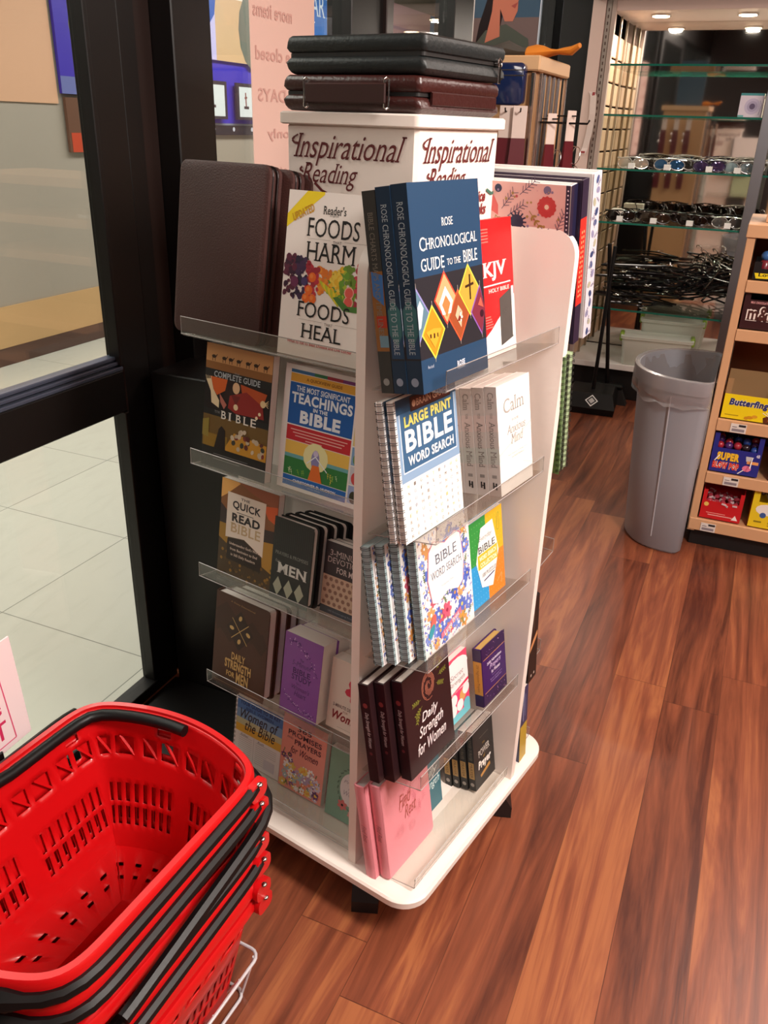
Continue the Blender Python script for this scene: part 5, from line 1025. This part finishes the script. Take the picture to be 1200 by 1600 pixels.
def tray(name, lab, m, x, w_, h_, z, art, back=0, d_=.16, y=FA+.016, group=None):
    r = empty(name, at(x, y, z), lab, 'box', group); q = MB(); c = .002
    q.box(0, 0, 0, w_, c, h_*.62).box(0, c, 0, w_, d_, c).box(0, d_-c, c, w_, d_, h_*(1+back))
    q.prism([(c, c), (d_-c, c), (d_-c, h_*(1+back)), (c, h_*.9)], YZ, 0, c).prism([(c, c), (d_-c, c), (d_-c, h_*(1+back)), (c, h_*.9)], YZ, w_-c, w_)
    q.box(0, 0, h_*.62, w_*.1, c, h_).box(w_*.9, 0, h_*.62, w_, c, h_); q.build('tray', m, r)
    A = Art(h_*.62/w_); art(A); A.build('printed_front', flatmap(w_, h_*.62), r, .35); return r
tray('candy_box', 'dark brown candy box with big outlined letters on the second shelf down', mat('mm_brown', '35161a', .35), -.014, .19, .165, .8775, a_mm)
tray('candy_box', 'yellow candy bar box with blue slanted lettering on the middle shelf', mat('brown_card', '9a774e', .6), -.012, .20, .150, .5425, a_bf)
tray('candy_box', 'dark blue lollipop tray on the shelf above the red tray', mat('sbp_blue', '232a84', .35), -.016, .175, .155, .3275, a_sbp)
tray('candy_box', 'red candy box cut off by the right edge, beside the blue tray', mat('red_c', 'cc2018', .35), .20, .16, .15, .3275, lambda A: A.rect(0, 0, 1, 1, 'cc2018').up().ell(.35, .5, .2, 'f0e8e0').up().ell(.35, .5, .16, 'cc2018').text('K', .28, .35, .44, .65, 'f0e8e0', bold=.05))
tray('candy_box', 'red tray of wrapped candies at the left end of the lowest shelf', mat('red_d', 'c41820', .35), -.014, .150, .12, .1275, a_redc, .75)
tray('candy_box', 'yellow lollipop box with white outlined letters on the lowest shelf', mat('pop_y', 'e8c822', .35), .165, .23, .17, .1275, a_pops)
tray('candy_box', 'black gum box with a yellow corner on the highest open shelf', mat('ext_b', '161214', .35), -.006, .24, .06, 1.0485, a_ext)
# individual sweets
sr = random.Random(9)
l0 = empty('lollipop', at(0, 3.3, .42), 'lollipop', 'lollipop', 'lollipops in the blue tray')
q = MB(); q.ball((0, 0, 0), .0155, 10); q.build('candy_head', mat('pop_red', 'a82838', .2, coat=.6), l0, True); q = MB(); q.tube([(0, 0, -.015), (0, 0, -.075)], .002, 6); q.build('stick', mat('stick_white', 'e8e4e0', .5), l0, True)
pc = [mat('pop_blue', '2a4a98', .2, coat=.6), mat('pop_purple', '4a2468', .2, coat=.6), _m['pop_red'], mat('pop_dark', '2a1a24', .2, coat=.6)]
for k in range(18):
    l_ = l0 if k == 0 else copy_tree(l0); l_['label'] = 'wrapped ball lollipop lying in the dark blue tray'
    l_.matrix_world = at(.008+(k % 5)*.031, FA+.04+(k//5)*.034+sr.uniform(-.004, .004), .425+sr.uniform(-.004, .012)+(k//5)*.006, sr.uniform(0, 6)) @ M.Rotation(sr.uniform(-.9, .9), 4, 'X')
    l_['label'] = ('red', 'deep purple', 'bright red', 'nearly black')[k % 4]+' wrapped ball lollipop lying in the dark blue tray'
    if k:
        hd = [c for c in l_.children if c.name.startswith('candy_head')][0]; hd.data = hd.data.copy(); hd.data.materials[0] = pc[k % 4]; l_['label'] = ('blue', 'deep purple', 'red', 'nearly black')[k % 4]+' wrapped ball lollipop lying in the dark blue tray'
for k in range(14):
    if k == 0:
        w0 = empty('wrapped_candy', at(0, 3.3, .2), 'candy', 'candy', 'wrapped candies in the red tray'); q = MB(); q.ball((0, 0, 0), .011, 8, (1.3, 1, .8)); q.build('wrapper', mat('candy_wrap', 'c04858', .15, .3), w0, True)
        for s_ in (-1, 1): q = MB(); q.loft([[(s_*.013, -.002, -.002), (s_*.013, .002, -.002), (s_*.013, .002, .002), (s_*.013, -.002, .002)], [(s_*.024, -.009, -.003), (s_*.024, .009, -.003), (s_*.024, .009, .004), (s_*.024, -.009, .004)]], True, True); q.build('twist', mat('twist_white', 'e0c8cc', .2, .2), w0)
    c_ = w0 if k == 0 else copy_tree(w0); c_['label'] = 'shiny twist-wrapped candy lying in the red tray'
    c_.matrix_world = at(.012+(k % 5)*.025, FA+.035+(k//5)*.032, .190+sr.uniform(0, .01)+(k//5)*.006, sr.uniform(0, 3)) @ M.Rotation(sr.uniform(-.5, .5), 4, 'X')
for k in range(9):
    l_ = copy_tree(l0); l_['label'] = 'lollipop standing in the yellow box on the lowest shelf'; l_['group'] = 'lollipops in the yellow box'
    hd = [c for c in l_.children if c.name.startswith('candy_head')][0]; hd.data = hd.data.copy(); hd.data.materials[0] = pc[3]
    l_.matrix_world = at(.195+(k % 5)*.037, FA+.045+(k//5)*.05, .262+sr.uniform(-.005, .01), sr.uniform(0, 3)) @ M.Rotation(PI+sr.uniform(-.5, .5) if k % 3 == 0 else sr.uniform(-.8, .8), 4, 'X')
for k, (c1, lab) in enumerate((('3a6aa8', 'small toy drink bottle with a blue top behind the black gum box'), ('2a8a68', 'small toy drink bottle with a green top behind the black gum box'), ('a84038', 'small toy drink bottle with a red top beside the green-topped one'))):
    b_ = empty('candy_bottle', at(.028+k*.055, FA+.05, 1.052), lab, 'bottle', None); q = MB(); q.loft([[(cos(t)*r_, sin(t)*r_, z) for t in [2*PI*i/12 for i in range(12)]] for r_, z in ((.018, 0), (.020, .004), (.020, .05), (.012, .06))], True, True); q.build('bottle_body', mat('dark_red_drink', '7a2430', .2), b_, True)
    q = MB(); q.ball((0, 0, .074), .019, 12, (1, 1, .9)); q.build('bottle_top', mat('btop'+c1, c1, .25), b_, True)
for k, (c1, lab) in enumerate((('b01c24', 'red-topped candy tube standing behind the brown candy box'),)):
    b_ = empty('candy_tube', at(.006, FA+.25, .8775), lab, 'candy'); q = MB(); q.tube([(0, 0, 0), (0, 0, .14)], .012, 10); q.build('tube', mat('dark_tube', '5a2028', .3), b_, True); q = MB(); q.ball((0, 0, .153), .013, 10); q.build('tube_top', mat('btop'+c1, c1, .25), b_, True)
for k in range(4):
    e_ = empty('chocolate_bar', at(.012+.044*k, FA+.05, .880), 'dark-wrapped chocolate bar standing in the brown candy box', 'candy', 'bars in the brown candy box'); q = MB(); q.bbox(0, 0, 0, .038, .07, .075, .006); q.build('wrapper', mat('dark_wrapper', '2a1210', .25, coat=.4), e_)
simple('wooden_display_box', 'pale wooden counter display on top of the sweets shelf', 'display', maple, .3, .2, .13, .0, FA+.1, 1.2315)
# ================= EYEWEAR CAROUSEL =================
car = empty('eyewear_carousel', at(-.67, 2.6, 0), 'square wooden eyewear carousel standing behind the white book rack', 'carousel')
wd = mat('tan_wood', 'c09468', .45, bump=.05, bs=30)
def kb(name, m, *a, b=.002): return box(name, m, *a, parent=car, b=b)
kb('core', wd, -.37, .018, .05, -.018, .37, 1.65); kb('top_slab', mat('tan_wood_edge', 'cfa87e', .4), -.39, 0, 1.651, 0, .39, 1.690, b=.004); kb('base', wd, -.40, -.02, 0, .02, .41, .049)
for x, y in ((-.018, .002), (-.006, .04), (-.008, .37)): kb('corner_strip', chrome, x-.005, y, .06, x+.006, y+.012, 1.648)
for y in (.11, .17, .23, .29): kb('pegboard_channel', steel, -.018, y, .06, -.010, y+.02, 1.648)
bluec = mat('blue_gloss', '18264c', .12, coat=.8)
r = empty('eyewear_case', at(-.80, 2.575, 1.562), 'glossy dark blue eyewear case hanging on the wooden carousel', 'case'); q = MB(); q.loft([[(a, y, c) for a, c in rrect(g, g, .095-g, .108-g, .014, 4)] for y, g in ((.03, .004), (.026, 0), (.004, 0), (0, .004))], True, True); q.build('case_shell', bluec, r, True); q = MB(); q.bbox(.001, -.0012, .074, .094, .0005, .077, .0003).bbox(.001, -.0012, .088, .094, .0005, .0905, .0003); q.build('silver_line', chrome, r)
def hang(x, y, z, rz, lab, gl=0, rc='7a1820'):
    r = empty('hang_card', at(x, y, z, rz), lab, 'card', 'eyewear hanging on the carousel hooks'); box('white_card', mat('hang_white', 'd4c2b8', .5), 0, 0, .10, .040, .003, .185, r, b=.0008); q = MB(); q.loft([[(.0, .0, .10), (.04, 0, .10), (.04, .004, .10), (0, .004, .10)], [(-.006, -.004, 0), (.044, -.004, 0), (.044, .010, 0), (-.006, .010, 0)], [(-.004, -.004, -.09), (.042, -.004, -.09), (.042, .008, -.09), (-.004, .008, -.09)]], True, True); q.build('red_pouch', mat('deep_red_satin', rc, .35), r)
    q = MB(); q.tube([(.02, .12, .17), (.02, -.02, .17), (.02, -.026, .178)], .0022, 6); q.build('hook', blackp, r, True)
    if gl:
        q = MB(); 
        for zz in (.06, .005): q.tube([(.046+.004*sin(t), -.010+.016*cos(t), zz+.025*sin(t)) for t in [2*PI*i/14 for i in range(14)]], .0014, 5, closed=True)
        q.tube([(.045, -.012, .035), (.045, -.012, .03)], .0014, 5); q.tube([(.044, -.01, .085), (.05, .03, .09), (.05, .04, -.05)], .0014, 5); q.build('reading_glasses', chrome, r, True)
    return r
hang(-.765, 2.56, 1.375, .1, 'white-topped red eyewear pouch just right of the blue case, on the carousel front', 0, '5a1620'); hang(-.722, 2.55, 1.375, .3, 'white-topped bright red eyewear pouch at the carousel corner', 0, 'a01c22')
hang(-.655, 2.70, 1.36, 1.1, 'red card with reading glasses, nearer the wooden carousel', 1); hang(-.61, 2.76, 1.37, 1.1, 'red card with reading glasses, outermost on its hook', 1, '8a2228')
q = MB(); q.tube([(-.01, .17, 1.52), (.12, .17, 1.52), (.125, .17, 1.53)], .003, 6); q.tube([(-.01, .10, 1.52), (.06, .10, 1.52)], .003, 6); q.build('peg_hook', blackp, car, True)
def a_ptr(A):
    A.rect(0, 0, 1, 1, '3c5468').rect(0, 0, 1, .35, '6a5a58'); A.up().poly([(.22, 1), (.3, .7), (.1, .3), (.02, .0), (.35, 0), (.5, .6), (.75, 1)], '1e1618').poly([(0, .1), (.2, .0), (.9, 0), (.85, .18), (.5, .3), (.2, .25)], '4a5048'); A.up()
    A.poly([(.30, .72), (.36, 1), (.72, 1), (.74, .8), (.70, .62), (.73, .52), (.66, .48), (.66, .4), (.6, .32), (.48, .32), (.40, .42), (.42, .2), (.2, .15), (.28, .4)], 'b8705a'); A.up().ell(.54, .72, .1, '1a1416', .12).ell(.72, .68, .09, '1a1416', .11).line([(.36, .88), (.46, .78)], .02, '1a1416').poly([(.62, .62), (.68, .56), (.66, .7)], 'e8b8a0').poly([(.56, .44), (.66, .47), (.62, .42)], '9a4a44')
    A.poly([(.3, .95), (.28, 1), (.78, 1), (.74, .93), (.5, .98)], '1e1618').rect(0, 0, .015, 1, 'd8d4d0').rect(.985, 0, 1, 1, 'c0ccd8')
r = empty('eyewear_poster', at(-.965, 2.86, 1.6915), 'framed poster of a face in dark sunglasses on top of the wooden carousel', 'poster'); box('board', mat('poster_board', '3c5468', .4), 0, 0, 0, .215, .012, .34, r, b=.001); A = Art(.34/.215); a_ptr(A); A.build('poster_print', flatmap(.215, .34), r, .3)
r = empty('orange_bag', at(-.80, 2.72, 1.6915), 'flat orange bag with a grey-black end lying on the wooden carousel', 'bag')
q = MB(); rr = []
for i in range(8):
    t = i/7; x = .05+t*.15; h_ = .018*(1-t)+.004+.006*sin(t*9); zz = .012+t*.012+(.012 if i == 7 else 0); rr.append([(x, .05+.05*(1-t*.5)*cos(a), max(.001, zz+h_*sin(a))) for a in [2*PI*k/12 for k in range(12)]])
q.loft(rr, True, True); q.build('orange_cloth', mat('orange_cloth', 'd07c20', .7, bump=.5, bs=60), r, True)
q = MB(); rr = []
for i in range(8):
    t = i/7; x = -.10+t*.15; h_ = .008+.014*sin(PI*min(1, t*1.05)*.9)+.002*sin(t*14); rr.append([(x, .05+(.03+.02*t)*cos(a), max(.001, h_+.002+h_*sin(a))) for a in [2*PI*k/12 for k in range(12)]])
q.loft(rr, True, True); q.build('grey_end', mat('grey_cloth', '4a4640', .7, bump=.5, bs=60), r, True)

for k in range(6):
    x = -.99+(k % 3)*.10; z = 1.40 if k < 3 else 1.12
    c_ = hang(x, 3.03, z, PI, 'card on the back of the wooden carousel, seen only in the mirror', 1, ('5a1620', '1c2438', '2a2426')[k % 3]); c_['group'] = 'cards on the carousel back'
